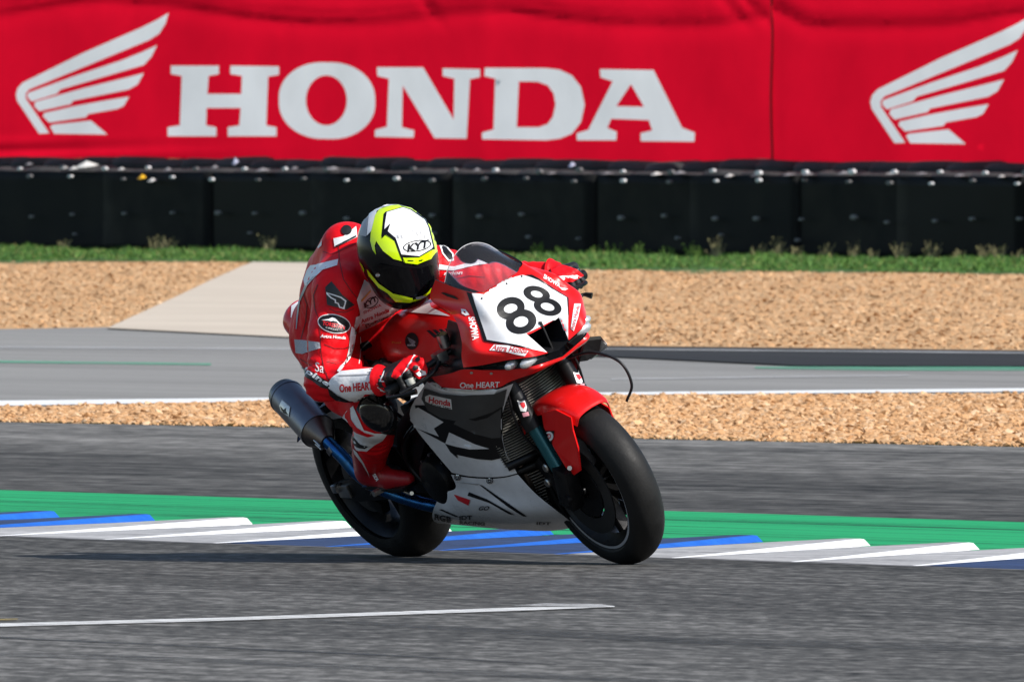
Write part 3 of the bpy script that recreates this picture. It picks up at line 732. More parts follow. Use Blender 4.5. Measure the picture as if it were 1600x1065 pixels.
for px in (100, 245, 262, 420, 1120, 1185, 1215, 1245, 1290, 1335, 1365, 1405, 1455, 1500, 1540, 1560, 1590):
    weed(px, random.uniform(0.10, 0.24), M_WEED, 'dry straggling weed growing against the foot of the black barrier', 'dry weeds along the barrier foot')
for px in (840, 880, 930, 955, 1000, 1040, 1080, 1095):
    weed(px, random.uniform(0.09, 0.18), M_WEED2, 'leafy green weed in the grass between windscreen and right banner seam', 'green weeds along the barrier foot')

# ---- banners
def banner_mat(name, col):
    m = bpy.data.materials.new(name); m.use_nodes = True
    n = m.node_tree.nodes; l = m.node_tree.links; n.remove(n['Principled BSDF']); o = n['Material Output']
    t = n.new('ShaderNodeTexCoord'); no = n.new('ShaderNodeTexNoise'); no.inputs['Scale'].default_value = 1.2; no.inputs['Detail'].default_value = 5
    l.new(t.outputs['Object'], no.inputs['Vector'])
    mr = n.new('ShaderNodeMapRange'); mr.inputs[1].default_value = 0.3; mr.inputs[2].default_value = 0.7; mr.inputs[3].default_value = 0.9; mr.inputs[4].default_value = 1.06; l.new(no.outputs[0], mr.inputs[0])
    sc1 = n.new('ShaderNodeVectorMath'); sc1.operation = 'SCALE'; sc1.inputs[0].default_value = col; l.new(mr.outputs[0], sc1.inputs['Scale'])
    d = n.new('ShaderNodeBsdfDiffuse'); tr = n.new('ShaderNodeBsdfTranslucent'); mx = n.new('ShaderNodeMixShader'); mx.inputs[0].default_value = 0.7
    l.new(sc1.outputs[0], d.inputs[0]); l.new(sc1.outputs[0], tr.inputs[0]); l.new(d.outputs[0], mx.inputs[1]); l.new(tr.outputs[0], mx.inputs[2]); l.new(mx.outputs[0], o.inputs[0])
    return m
M_BRED = banner_mat('red_banner_fabric', (0.9, 0.006, 0.032)); M_BWHT = banner_mat('white_banner_print', (0.95, 0.95, 0.99))
BACK = 1.25
def fold(px, py):
    """cloth relief in metres towards the camera"""
    r = 0.012 * math.sin(px * 0.012 + py * 0.004) + 0.004 * math.sin(px * 0.031 - py * 0.011 + 1.3)
    def crease(cy, wv, amp): return amp * math.tanh((py - cy) / wv) * math.exp(-((py - cy) / (wv * 5)) ** 2)
    if px < 1205:
        c1 = 35 - 22 * math.exp(-((px - 765) / 130.0) ** 2) - 38 * math.exp(-((px - 180) / 190.0) ** 2) - 14 * math.exp(-((px - 1205) / 60.0) ** 2)
        r += crease(c1, 4, 0.017) + crease(c1 - 15, 5, 0.010)
        for (cx, w_, sl) in ((668, 8, -0.35), (1140, 9, -0.4), (1175, 8, -0.5), (205, 9, 0.2)):
            r += 0.022 * math.exp(-((px - cx - (py - 10) * sl * -2.0) / w_) ** 2) * math.exp(-((py - 10) / 26.0) ** 2)
        r += 0.005 * math.tanh((px - 765) / 6.0) * math.exp(-((px - 765) / 40.0) ** 2)
        r += 0.008 * math.exp(-((px - 1203) / 7.0) ** 2)
        r += 0.012 * math.sin((py + px * 0.04) * 0.22) * math.exp(-((py - (238 + px * 0.011)) / 22.0) ** 2) * math.exp(-(px / 260.0) ** 2)
    else:
        c1 = 37 - 30 * math.exp(-((px - 1205) / 40.0) ** 2) - 20 * math.exp(-((px - 1600) / 90.0) ** 2)
        r += crease(c1, 4, 0.017) + crease(c1 - 14, 5, 0.010)
        r += 0.008 * math.exp(-((px - 1212) / 8.0) ** 2)
    return r
def banner_surface(x0, x1, fwd=0.0):
    NX = int((x1 - x0) / 6); NY = 84; V = []; Fc = []
    for j in range(NY + 1):
        for i in range(NX + 1):
            x = x0 + (x1 - x0) * i / NX; y = -110 + 390 * j / NY
            V.append(Vector(wall(x, y, BACK - fwd - fold(x, y))))
    for j in range(NY):
        for i in range(NX):
            q = j * (NX + 1) + i; Fc.append((q, q + 1, q + NX + 2, q + NX + 1))
    return BVHTree.FromPolygons(V, Fc)
def rounded(p): return p
s5 = 2.535
WING = [zp([(668, 52), (655, 95), (630, 135), (590, 160), (115, 355), (102, 372), (103, 392), (195, 528), (155, 530), (68, 400), (63, 375), (70, 350), (90, 328), (330, 210), (560, 110), (625, 78)], s5, 0, 0),
        zp([(622, 180), (600, 225), (570, 258), (240, 355), (225, 372), (125, 403), (107, 383), (112, 368), (300, 300), (480, 240), (560, 208)], s5, 0, 0),
        zp([(570, 290), (545, 335), (510, 355), (290, 400), (280, 413), (155, 441), (135, 420), (140, 403), (330, 350), (500, 308)], s5, 0, 0),
        zp([(512, 383), (490, 420), (465, 432), (350, 452), (340, 465), (195, 486), (170, 462), (175, 448), (300, 420), (420, 398)], s5, 0, 0),
        zp([(360, 478), (425, 533), (215, 530), (198, 503), (210, 494)], s5, 0, 0)]
Hp = [(267, 103), (342, 103), (342, 116), (326, 119), (324, 147), (377, 147), (378, 119), (360, 116), (360, 103), (436, 104), (436, 117), (419, 120), (416, 196), (432, 199), (432, 213), (356, 213), (356, 199), (374, 196), (376, 169), (323, 169), (322, 196), (338, 199), (338, 213), (262, 213), (262, 199), (281, 196), (284, 119), (267, 116)]
Oo = ellipse(511, 157.5, 75, 59.5, 0.03, 48); Oi = ellipse(510, 157, 32, 39, 0.0, 40)
Oo = [(511 + (x - 511) * (1 + 0.05 * abs(math.sin(2 * math.atan2(y - 157, x - 511)))), 157.5 + (y - 157.5) * (1 + 0.04 * abs(math.sin(2 * math.atan2(y - 157, x - 511))))) for x, y in Oo]
z5 = lambda p: zp(p, 2.353, 560, 0)
Np = z5([(68, 248), (238, 248), (350, 440), (353, 290), (310, 280), (310, 252), (447, 255), (447, 284), (410, 292), (398, 510), (280, 508), (163, 315), (160, 468), (205, 480), (203, 506), (60, 503), (62, 478), (105, 466), (112, 290), (70, 280)])
Dp = z5([(465, 250), (690, 251), (740, 257), (785, 278), (818, 320), (832, 385), (818, 450), (785, 492), (740, 510), (690, 516), (455, 512), (455, 488), (497, 476), (503, 290), (463, 280)])
Di = z5([(590, 300), (660, 301), (697, 315), (718, 345), (725, 385), (715, 430), (695, 457), (662, 468), (582, 468)])
Ap = z5([(888, 255), (1085, 258), (1190, 470), (1237, 488), (1235, 521), (1038, 519), (1038, 490), (1080, 480), (1068, 442), (930, 437), (915, 470), (950, 485), (948, 516), (803, 516), (803, 490), (845, 478), (935, 300), (890, 285)])
Ai = z5([(1002, 310), (1050, 393), (948, 391)])
def banner(x0, x1, marks, label, fwd=0.0):
    root = empty('banner', Matrix.Translation(Vector(wall((max(x0, 0) + min(x1, 1600)) / 2, 254, BACK))))
    setp(root, label, 'banner')
    tr = banner_surface(x0 - 12, x1 + 12, fwd)
    bl = lambda x: 245.5 + (262 - 245.5) * x / 1600.0
    rect = [(x0, -90)] + [(x0 + (x1 - x0) * k / 30, -90) for k in range(1, 30)] + [(x1, -90)] + [(x, bl(x) + 0.9 * math.sin(x * 0.02)) for x in [x1 + (x0 - x1) * k / 40 for k in range(41)]]
    allp = [p for m_ in marks for p in m_[1]]
    c = decal('cloth', [rect] + allp, tr, M_BRED, None, 0.0, 8.0, local=False)
    obs = [c] + [decal(nm, ps, tr, M_BWHT, None, 0.0, 8.0, local=False) for nm, ps in marks]
    for o in obs:
        o.data.transform(Matrix.Translation(-Vector(root.location))); o.parent = root
    return root
wing2 = [[(1360 + (x - 25) * 1.045, 26 + (y - 21) * 1.052) for x, y in p] for p in WING]
banner(-640, 1210, [('wing_emblem', WING), ('letter', [Hp]), ('letter', [Oo, Oi]), ('letter', [Np]), ('letter', [Dp, Di]), ('letter', [Ap, Ai])], 'red fabric banner with white wing emblem and HONDA in large white letters')
banner(1206, 2240, [('wing_emblem', wing2)], 'red fabric banner at right showing only a white wing emblem', 0.05)
hem_root = [o for o in bpy.data.objects if o.name.startswith('banner') and o.get('label', '').startswith('red fabric banner at right')][0]
hem = tube('hem', [Vector(wall(1206 + 1.2 * math.sin(y_ * 0.03), y_, BACK - 0.075)) - Vector(hem_root.location) for y_ in range(-90, 259, 29)], 0.012, mat('stitched_red_hem', (0.30, 0.004, 0.012), 0.8), hem_root, n=2, seg=8)
# ================================================================== the motorcycle (built upright in its own frame: x forward, y left, z up)
bike = empty('racing_motorcycle', BM)
setp(bike, 'red and white racing motorcycle number 88 leaning into a right-hand bend', 'motorcycle')
FA = Vector((1.40, 0, 0.30)); RA = Vector((0, 0, 0.316))
def wheel(name, c, R, wd, rb, nsp, parent):
    grp = empty(name, None, parent)
    tp = []
    for i in range(25):
        q = math.pi * (i / 24) * 1.12 - math.pi * 0.06
        tp.append((-wd * math.cos(q), R - wd * 0.92 + wd * 0.92 * math.sin(q)))
    hw = wd * 0.80
    prof = [(-hw, rb), (-wd * 0.99, rb + 0.018)] + tp + [(wd * 0.99, rb + 0.018), (hw, rb), (hw - 0.01, rb - 0.004), (-hw + 0.01, rb - 0.004)]
    lathe('tyre', prof, c, MRUB, grp, 96)
    rw = hw + 0.002
    rp = [(-rw, rb - 0.012), (-rw, rb + 0.004), (-rw + 0.008, rb + 0.002), (-rw + 0.02, rb - 0.016), (-0.02, rb - 0.03), (0.02, rb - 0.03), (rw - 0.02, rb - 0.016), (rw - 0.008, rb + 0.002), (rw, rb + 0.004), (rw, rb - 0.012), (rw - 0.02, rb - 0.026), (0.02, rb - 0.042), (-0.02, rb - 0.042), (-rw + 0.02, rb - 0.026)]
    lathe('rim', rp, c, MBLKM, grp, 80)
    lathe('hub', [(-0.05, 0.012), (-0.05, 0.034), (-0.03, 0.048), (0.03, 0.048), (0.05, 0.034), (0.05, 0.012)], c, MBLKM, grp, 32)
    for k in range(nsp):
        bm = bmesh.new(); vs = []
        for (r, hy, ht) in ((0.035, 0.03, 0.022), (0.1, 0.022, 0.014), (rb - 0.03, 0.018, 0.018)):
            vs.append([bm.verts.new((r, sy * hy, sz * ht)) for sy, sz in ((-1, -1), (1, -1), (1, 1), (-1, 1))])
        for a, b in zip(vs, vs[1:]):
            for i in range(4): bm.faces.new((a[i], a[(i + 1) % 4], b[(i + 1) % 4], b[i]))
        bm.faces.new(vs[0]); bm.faces.new(vs[-1][::-1])
        bmesh.ops.recalc_face_normals(bm, faces=bm.faces)
        bmesh.ops.bevel(bm, geom=bm.edges[:], offset=0.004, segments=1, affect='EDGES')
        bmesh.ops.transform(bm, matrix=Matrix.Translation(c) @ Matrix.Rotation(2 * math.pi * (k + 0.3) / nsp, 4, 'Y'), verts=bm.verts)
        auto(bm_obj('spoke', bm, MBLKM, grp))
    return grp
def disc(c, y, r0, r1, parent, m=MDISC):
    lathe('brake_disc', [(y - 0.0025, r0), (y - 0.0025, r1), (y + 0.0025, r1), (y + 0.0025, r0)], c, m, parent, 72)
    lathe('disc_carrier', [(y - 0.003, 0.03), (y - 0.004, r0 - 0.004), (y + 0.004, r0 - 0.004), (y + 0.003, 0.03)], c, MBLKM, parent, 10)
fw = wheel('front_wheel', FA, 0.30, 0.064, 0.222, 6, bike)
disc(FA, -0.062, 0.105, 0.16, fw); disc(FA, 0.062, 0.105, 0.16, fw)
rw_ = wheel('rear_wheel', RA, 0.316, 0.098, 0.222, 6, bike)
disc(RA, -0.085, 0.07, 0.11, rw_)
lathe('sprocket', [(0.098, 0.05), (0.098, 0.1), (0.104, 0.1), (0.104, 0.05)], RA, MSTEEL, rw_, 44)
# white pinstripe round part of the front rim
def arc_strip(name, c, y, r0, r1, a0, a1, m, parent, n=40):
    V = []; Fc = []
    for i in range(n + 1):
        q = a0 + (a1 - a0) * i / n
        V += [Vector(c) + Vector((r * math.cos(q), y, r * math.sin(q))) for r in (r0, r1)]
    for i in range(n): Fc.append((2 * i, 2 * i + 1, 2 * i + 3, 2 * i + 2))
    return mk(name, V, Fc, m, parent, smooth=False)
arc_strip('rim_stripe', FA, -0.0545, 0.213, 0.222, math.radians(-150), math.radians(20), MDEC_G, fw)
for a0_, a1_ in ((95, 128), (-35, -12), (200, 225)): arc_strip('rim_glint', FA, 0.030, 0.178, 0.196, math.radians(a0_), math.radians(a1_), MDEC_W, fw)  # sun glints painted as white arcs on the far inner rim
tube('axle', [(FA.x, -0.125, FA.z), (FA.x, 0.125, FA.z)], 0.014, MBLKM, bike, n=1)
tube('axle', [(0, -0.15, RA.z), (0, 0.15, RA.z)], 0.014, MSTEEL, bike, n=1)

# ---- fork legs, calipers
ft = Vector((1.215, 0, 0.93)); 
for s in (-1, 1):
    y = 0.105 * s; leg = empty('fork_leg', None, bike)
    a = Vector((1.237, y, 0.93)); b = Vector((FA.x - 0.004, y, FA.z + 0.015)); dr = b - a
    at = lambda t: a + dr * t
    tube('outer_tube', [at(0), at(0.61)], 0.029, MBLKM, leg, n=1, seg=20)
    tube('tube_clamp', [at(0.56), at(0.62)], 0.0315, MBLK, leg, n=1, seg=20)
    tube('slider', [at(0.61), at(0.9)], 0.0235, MTEAL, leg, n=1, seg=20)
    box('axle_carrier', Vector((FA.x - 0.012, y, FA.z + 0.035)), (0.078, 0.052, 0.15), MBLKM, leg, rot=(0, 0.35, 0), bev=0.012)
    cal = box('caliper', (FA.x - 0.115, y * 0.72, FA.z + 0.075), (0.055, 0.062, 0.125), MBLKM, leg, rot=(0, -0.55, 0), bev=0.012)
    for k in (-1, 1):
        lathe('caliper_piston', [(-0.004, 0.001), (-0.004, 0.012), (0.0, 0.0155), (0.004, 0.0155), (0.004, 0.001)], Vector((FA.x - 0.115 + k * 0.016, y * 0.72 + s * 0.034, FA.z + 0.075 + k * 0.028)), MALU, leg, 16)
    tube('axle_bolt', [(FA.x, y + s * 0.02, FA.z), (FA.x, y + s * 0.035, FA.z)], 0.018, MBLKM, leg, n=1, seg=8)
    tube('brake_hose', [at(0.12) + Vector((0.03, -s * 0.03, 0)), at(0.35) + Vector((0.035, s * 0.03, 0)), at(0.6) + Vector((-0.03, s * 0.035, 0)), (FA.x - 0.12, y * 0.8, FA.z + 0.13)], 0.0045, MBLK, leg, n=6, seg=8)
box('top_yoke', (1.21, 0, 0.925), (0.07, 0.27, 0.03), MBLKM, bike, rot=(0, 0.38, 0))
box('lower_yoke', (1.285, 0, 0.735), (0.08, 0.27, 0.04), MBLKM, bike, rot=(0, 0.38, 0))
tube('left_brake_line', [(1.42, 0.07, 0.72), (1.50, 0.12, 0.715), (1.57, 0.16, 0.66), (1.585, 0.16, 0.58), (1.56, 0.13, 0.53)], 0.005, MBLK, bike, n=8, seg=8)

# ---- front mudguard
def fender():
    rows = []
    for ang, hw, R in ((58, 0.070, 0.328), (62, 0.078, 0.334), (75, 0.083, 0.338), (92, 0.086, 0.336), (112, 0.088, 0.334), (132, 0.086, 0.330)):
        q = math.radians(ang); row = []
        for f, dr in ((0.0, 0.0), (0.5, -0.004), (0.85, -0.017), (1.0, -0.045)):
            row.append((FA.x + (R + dr) * math.cos(q), -hw * f, FA.z + (R + dr) * math.sin(q)))
        rows.append(row)
    return rows
fend = shell('mudguard', fender(), MRED, bike, n=5, t=0.004, both=True)
for s in (-1, 1):
    V = [L(846, 645, -0.089), L(868, 640, -0.089), L(892, 652, -0.086), L(895, 672, -0.091), L(903, 700, -0.096), L(907, 735, -0.10), L(897, 742, -0.102), L(884, 730, -0.105), L(866, 700, -0.105), L(850, 668, -0.098)]
    if s > 0: V = [v + Vector((-0.02, 0.014, -0.045)) for v in V]
    V = [Vector((v.x, s * abs(v.y), v.z)) for v in V]; n = len(V)
    W = V + [v + Vector((0, -s * 0.005, 0)) for v in V]
    fg = fix_normals(mk('mudguard_side', W, [tuple(range(n)), tuple(range(2 * n - 1, n - 1, -1))] + [(i, (i + 1) % n, n + (i + 1) % n, n + i) for i in range(n)], MRED, bike, smooth=False))
    if s < 0: fendR = fg
    tube('mudguard_bolt', [L(890, 731, -0.105) if s < 0 else L(890, 731, -0.105) * 1, (L(890, 731, -0.112) if s < 0 else L(890, 731, -0.105))], 0.008, MSTEEL, fg, n=1, seg=8) if s < 0 else None
tf = bvh_of(fend)
decal('mudguard_vent', zp([(585, 285), (600, 265), (665, 270), (672, 280), (600, 292)], 3.133, 660, 560), tf, MBLK, bike)
tR = bvh_of(fendR)
decal('tyre_maker_mark', zp([(583, 348), (602, 352), (648, 352), (642, 390), (628, 424), (632, 398), (602, 382)], 3.133, 660, 560), tR, MDEC_K, bike, 0.0012)
decal('tyre_maker_mark', ellipse(859.3, 680.7, 6.3, 7.3), tR, MDEC_W, bike, 0.002)
text('tyre_maker_mark', 'D', (857, 684), (862.2, 684), (0, -7.4), tR, MDEC_R, bike, 0.0028, bold=0.03)

# ---- nose fairing
g = lambda rows: [[L(*p) for p in r] for r in rows]
NOSE = g([
 [(784, 440, 0), (760, 456, -.065), (747, 458, -.09), (737, 457, -.108), (710, 449, -.118), (680, 437, -.12)],
 [(801, 459, 0), (778, 473, -.066), (760, 481, -.115), (743, 484, -.135), (716, 478, -.142), (673, 468, -.145)],
 [(825, 484, 0), (800, 499, -.067), (776, 506, -.12), (750, 511, -.158), (732, 507, -.182), (708, 494, -.175)],
 [(848, 511, 0), (824, 523, -.067), (795, 529, -.125), (757, 535, -.177), (738, 534, -.205), (721, 531, -.215)],
 [(861, 529, 0), (840, 537, -.056), (815, 543, -.12), (775, 549, -.18), (745, 553, -.22), (721, 556, -.235)],
 [(873, 546, 0), (856, 551, -.045), (832, 557, -.11), (795, 562, -.165), (755, 570, -.215), (724, 574, -.252)]])
nose = shell('nose_fairing', NOSE, MRED, bike, n=5, t=0.006, both=True, skip=lambda i, j: j == 0 and i >= 3, inner_m=MBLK)
CHIN = g([
 [(879, 557, 0), (861, 563, -.05), (836, 571, -.11), (800, 577, -.156), (757, 578, -.208), (724, 577, -.252), (704, 583, -.262), (674, 589, -.268)],
 [(880, 561, 0), (862, 568, -.05), (837, 577, -.115), (800, 586, -.156), (764, 592, -.205), (724, 592, -.256), (704, 593, -.264), (680, 596, -.268)],
 [(878, 562, 0), (858, 572, -.05), (834, 583, -.115), (799, 595, -.157), (775, 606, -.195), (724, 608, -.256), (706, 607, -.264), (690, 604, -.267)]])
chin = shell('lower_nose_fairing', CHIN, MRED, bike, n=5, t=0.006, both=True, inner_m=MBLK)
# intake duct: a black funnel running back from the opening
duct = []
for (px, py, y) in ((848, 511, 0), (824, 523, -.067), (840, 537, -.056), (856, 551, -.045), (873, 546, 0)): duct.append(L(px, py, y))
ring = duct + [Vector((p.x, -p.y, p.z)) for p in (duct[3], duct[2], duct[1])]
cen = sum(ring, Vector()) / len(ring); V = []; Fc = []; n = len(ring)
for k, (sc_, dx) in enumerate(((1.03, 0.004), (1.0, -0.012), (0.82, -0.06), (0.7, -0.15))):
    for p in ring: q = cen + (p - cen) * sc_; V.append(q + Vector((dx - (0.006 if k == 0 else 0), 0, dx * -0.1)))
for k in range(3):
    for i in range(n): Fc.append((k * n + i, k * n + (i + 1) % n, (k + 1) * n + (i + 1) % n, (k + 1) * n + i))
Fc.append(tuple(3 * n + i for i in range(n)))
intake = mk('air_intake', V, Fc, MBLK, bike); auto(intake, 40)
box('intake_vane', cen + Vector((-0.05, 0, 0)), (0.06, 0.006, 0.11), MBLK, intake, bev=0.002)
# headlamps set into the gap between the two nose panels
for s in (-1, 1):
    top = [L(*p) for p in ((853, 553, -.052), (832, 558, -.11), (795, 563, -.162), (757, 571, -.212))]
    bot = [L(*p) for p in ((860, 562, -.052), (836, 570, -.11), (800, 576, -.16), (757, 576, -.212))]
    def inn(p, d): return Vector((p.x - d, p.y + 0.1 * d, p.z))
    rows = [[inn(p, 0.006) for p in top], [inn((a + b) / 2, 0.022) for a, b in zip(top, bot)], [inn(p, 0.006) for p in bot]]
    hl = shell('headlamp', rows, MBLK, bike, n=5, t=0.004, mirror=(s > 0))
    for (px, py, y, r) in ((829, 565, -.115, 0.025), (803, 569, -.153, 0.021)):
        c = L(px, py, y); c = Vector((c.x - 0.013, -c.y * s if s > 0 else c.y, c.z))
        if s > 0: c.y = abs(c.y)
        V = []; Fc = []
        for i in range(6):
            th = i / 5 * math.pi / 2
            for k in range(14):
                q = 2 * math.pi * k / 14
                V.append(c + Vector((0.016 * math.cos(th), r * 1.45 * math.sin(th) * math.cos(q), r * 0.75 * math.sin(th) * math.sin(q))))
        for i in range(5):
            for k in range(14): Fc.append((i * 14 + k, i * 14 + (k + 1) % 14, (i + 1) * 14 + (k + 1) % 14, (i + 1) * 14 + k))
        fix_normals(mk('lamp_lens', V, Fc, MLENS, hl))
# windscreen bubble
scr_rows = []
base = [(1.338, 0, 1.038), (1.336, -.065, 1.036), (1.325, -.09, 1.044), (1.318, -.107, 1.048)]
midr = [(1.280, 0, 1.112), (1.278, -.055, 1.102), (1.262, -.09, 1.082), (1.25, -.112, 1.066)]
rear = [(1.195, 0, 1.166), (1.195, -.045, 1.156), (1.19, -.085, 1.128), (1.185, -.114, 1.09)]
base = [Vector(p) for p in base]
screen = shell('windscreen', [[Vector(p) for p in r] for r in (base, midr, rear)], MSCR, bike, n=7, t=0.0025, both=True)
edge = [(-y_ if False else x_, y_, z_) for x_, y_, z_ in rear]
tube('screen_rim', [(p[0], -p[1], p[2]) for p in rear[::-1]] + rear[1:], 0.0012, mat('screen_edge', (0.5, 0.5, 0.52), 0.3), screen, n=5, seg=6)

tN = bvh_of(nose); tC = bvh_of(chin)
zn = lambda p: zp(p, 5.323, 700, 400)
PLATE = zn([(160, 300), (215, 312), (300, 322), (330, 290), (400, 245), (480, 205), (560, 175), (620, 160), (700, 180), (770, 210), (880, 275), (985, 345), (1000, 480), (1000, 700), (925, 508), (790, 578), (648, 646), (822, 803), (600, 757), (335, 708), (305, 702)])
plate = decal('number_plate', PLATE, tN, MWHT, bike, 0.0010, 6)
decal('plate_border', zn([(158, 298), (200, 308), (327, 696), (580, 742), (700, 775), (560, 752), (300, 708)]), tN, MDEC_K, bike, 0.0018, 6)
decal('plate_border', zn([(700, 158), (760, 190), (880, 275), (1000, 350), (1010, 560), (1000, 480), (986, 348), (875, 282), (750, 200), (640, 160)]), tN, MDEC_K, bike, 0.0018, 6)
ang = -math.radians(27)
for k, (c, ho, hi) in enumerate((((797.7, 482.3), (22.3, 17.6), (10.8, 6.9)), ((814, 503.2), (24.2, 19.2), (11.6, 8.2)), ((838.5, 460), (21.2, 12.4), (9.4, 5.0)), ((855.6, 480), (22.2, 13.4), (11.0, 5.9)))):
    a2 = ang + (0.25 if k < 2 else 0.72)
    decal('number_eight', [ellipse(*c, *ho, a2, 36), ellipse(*c, *hi, a2, 30)], tN, MDEC_K, bike, 0.0018 + 0.0005 * (k % 2), 5)
for p in ((281, 358), (487, 233), (613, 173), (225, 445)): decal('plate_screw', ellipse(*zn([p])[0], 1.6, 1.6, 0, 8), tN, MDEC_K, bike, 0.0022)
text('sponsor_lettering', 'ideme', zn([(400, 245)])[0], zn([(530, 185)])[0], (-2, -8), tN, MDEC_G, bike, 0.002, bold=0.0)
decal('sponsor_mark', zn([(332, 270), (350, 245), (388, 228), (378, 262), (350, 292)]), tN, MDEC_R, bike, 0.002)
text('sponsor_lettering', 'SHOWA', zn([(172, 512)])[0], zn([(208, 700)])[0], (9.5, -1.5), tN, MDEC_W, bike, 0.0016, bold=0.03)
for q in ([(112, 440), (150, 445), (182, 490), (150, 500), (118, 480)],): decal('sponsor_mark', [zn(q), zn([(132, 456), (148, 462), (152, 480), (134, 474)])], tN, MDEC_W, bike, 0.0016)
for nm, b0, b1, upv in (('sponsor_lettering', (362, 782), (655, 808), (1.5, -8.0)),):
    decal('sponsor_backing', zn([(345, 785), (385, 738), (500, 745), (668, 790), (640, 832), (560, 815), (480, 795)]), tN, MDEC_W, bike, 0.0012)
    text(nm, 'Astra Honda', zn([b0])[0], zn([b1])[0], upv, tN, MDEC_R, bike, 0.002, bold=0.015, shear=0.3)
decal('sponsor_backing', zn([(1022, 600), (1050, 400), (1102, 400), (1085, 500), (1048, 625)]), tN, MDEC_W, bike, 0.0012)
text('sponsor_lettering', 'Astra Honda', zn([(1046, 612)])[0], zn([(1095, 420)])[0], (-5, -1), tN, MDEC_R, bike, 0.002, bold=0.01)
text('sponsor_lettering', 'SHOWA', zn([(790, 185)])[0], zn([(925, 268)])[0], (1.5, -6), tN, MDEC_W, bike, 0.0016, bold=0.03)
decal('sponsor_mark', zn([(925, 262), (1000, 275), (970, 290), (940, 285)]), tN, MDEC_W, bike, 0.0016)
decal('intake_slot', zn([(-55, 305), (-30, 300), (60, 330), (90, 355), (85, 362), (0, 335)]), tN, MBLK, bike, 0.0016)
text('slogan_lettering', 'One HEART', (719, 605), (780.5, 604), (0.5, -8.5), tC, MDEC_W, bike, 0.0016, bold=0.02)
for p in ((737, 581.5), (768, 582.5)): decal('fairing_screw', ellipse(*p, 2.4, 2.0, 0, 10), tC, MALU, bike, 0.002)

# ---- side fairing, both sides
SIDE = g([
 [(667, 596, -.262), (694, 608, -.258), (724, 611, -.238), (772, 609, -.198), (802, 599, -.158)],
 [(641, 640, -.250), (690, 645, -.250), (735, 645, -.232), (765, 640, -.195), (789, 632, -.162)],
 [(649, 668, -.250), (695, 675, -.246), (735, 677, -.224), (765, 672, -.190), (784, 660, -.164)],
 [(678, 705, -.240), (715, 711, -.235), (745, 713, -.214), (772, 711, -.185), (789, 701, -.160)],
 [(706, 738, -.220), (730, 743, -.215), (760, 745, -.200), (786, 744, -.180), (808, 739, -.155)]])
BELLY = g([
 [(705, 741, -.216), (730, 745.5, -.212), (760, 747.5, -.197), (786, 746, -.177), (809, 741, -.152)],
 [(712, 762, -.203), (738, 766, -.206), (768, 772, -.190), (800, 774, -.168), (836, 770, -.135)],
 [(690, 772, -.200), (728, 787, -.208), (772, 795, -.190), (820, 800, -.155), (868, 796, -.105)],
 [(676, 800, -.188), (722, 808, -.182), (780, 815, -.150), (840, 819, -.100), (889, 812, -.060)],
 [(680, 815, -.120), (722, 819, -.110), (782, 825, -.085), (842, 827, -.050), (899, 823, -.020)],
 [(700, 818, -.0), (740, 822, -.0), (800, 827, -.0), (860, 829, -.0), (906, 822, -.0)]])
sideR = bellyR = None
for s in (-1, 1):
    a = shell('side_fairing', SIDE, MWHTG, bike, n=5, t=0.005, mirror=s > 0, inner_m=MBLK)
    b = shell('belly_pan', BELLY, MWHTG, bike, n=5, t=0.005, mirror=s > 0, inner_m=MBLK)
    if s < 0: sideR, bellyR = a, b
tS = bvh_of(sideR); tB_ = bvh_of(bellyR)
zs = lambda p: zp(p, 5.324, 630, 640)          # zoom 6
zf = lambda p: zp(p, 3.133, 660, 560)          # zoom 4
decal('black_graphic', zs([(100, -40), (830, -60), (822, 230), (858, 388), (740, 415), (620, 405), (470, 374), (448, 366), (458, 400), (395, 345), (352, 275), (240, 215), (112, 148), (150, 100)]), tS, MDEC_K, bike, 0.0016)
decal('white_graphic', zs([(58, 90), (90, -5), (130, -25), (342, 97), (262, 150), (303, 217), (120, 150), (62, 140)]), tS, MWHTG, bike, 0.0024)
decal('white_graphic', zs([(388, 182), (470, 220), (600, 280), (720, 318), (560, 323), (440, 300), (356, 276)]), tS, MWHTG, bike, 0.0024)
decal('charcoal_graphic', zs([(470, 50), (600, 85), (700, 60), (815, -15), (812, 225), (740, 230), (600, 195), (425, 112)]), tS, MGREY, bike, 0.0024)
decal('charcoal_graphic', [(664, 606), (690, 614), (724, 617), (772, 614), (792, 606), (787, 632), (770, 642), (740, 652), (712, 656), (690, 652), (670, 640), (660, 622)], tS, MGREY, bike, 0.0030)
decal('white_piping', zf([(28, 118), (60, 145), (110, 160), (240, 172), (345, 178), (370, 150), (340, 152), (250, 150), (100, 140), (50, 100)]), bvh_of([sideR, chin]), MWHT, bike, 0.0022)
decal('sponsor_backing', zf([(18, 182), (40, 172), (145, 195), (150, 245), (60, 225), (20, 205)]), tS, MDEC_W, bike, 0.0038)
text('sponsor_lettering', 'Honda', zf([(36, 210)])[0], zf([(142, 228)])[0], (1.0, -9.0), tS, MDEC_R, bike, 0.0044, bold=0.03)
text('sponsor_lettering', 'Racing Team', zf([(48, 224)])[0], zf([(145, 243)])[0], (0.3, -3.2), tS, MDEC_K, bike, 0.0044, bold=0.01)
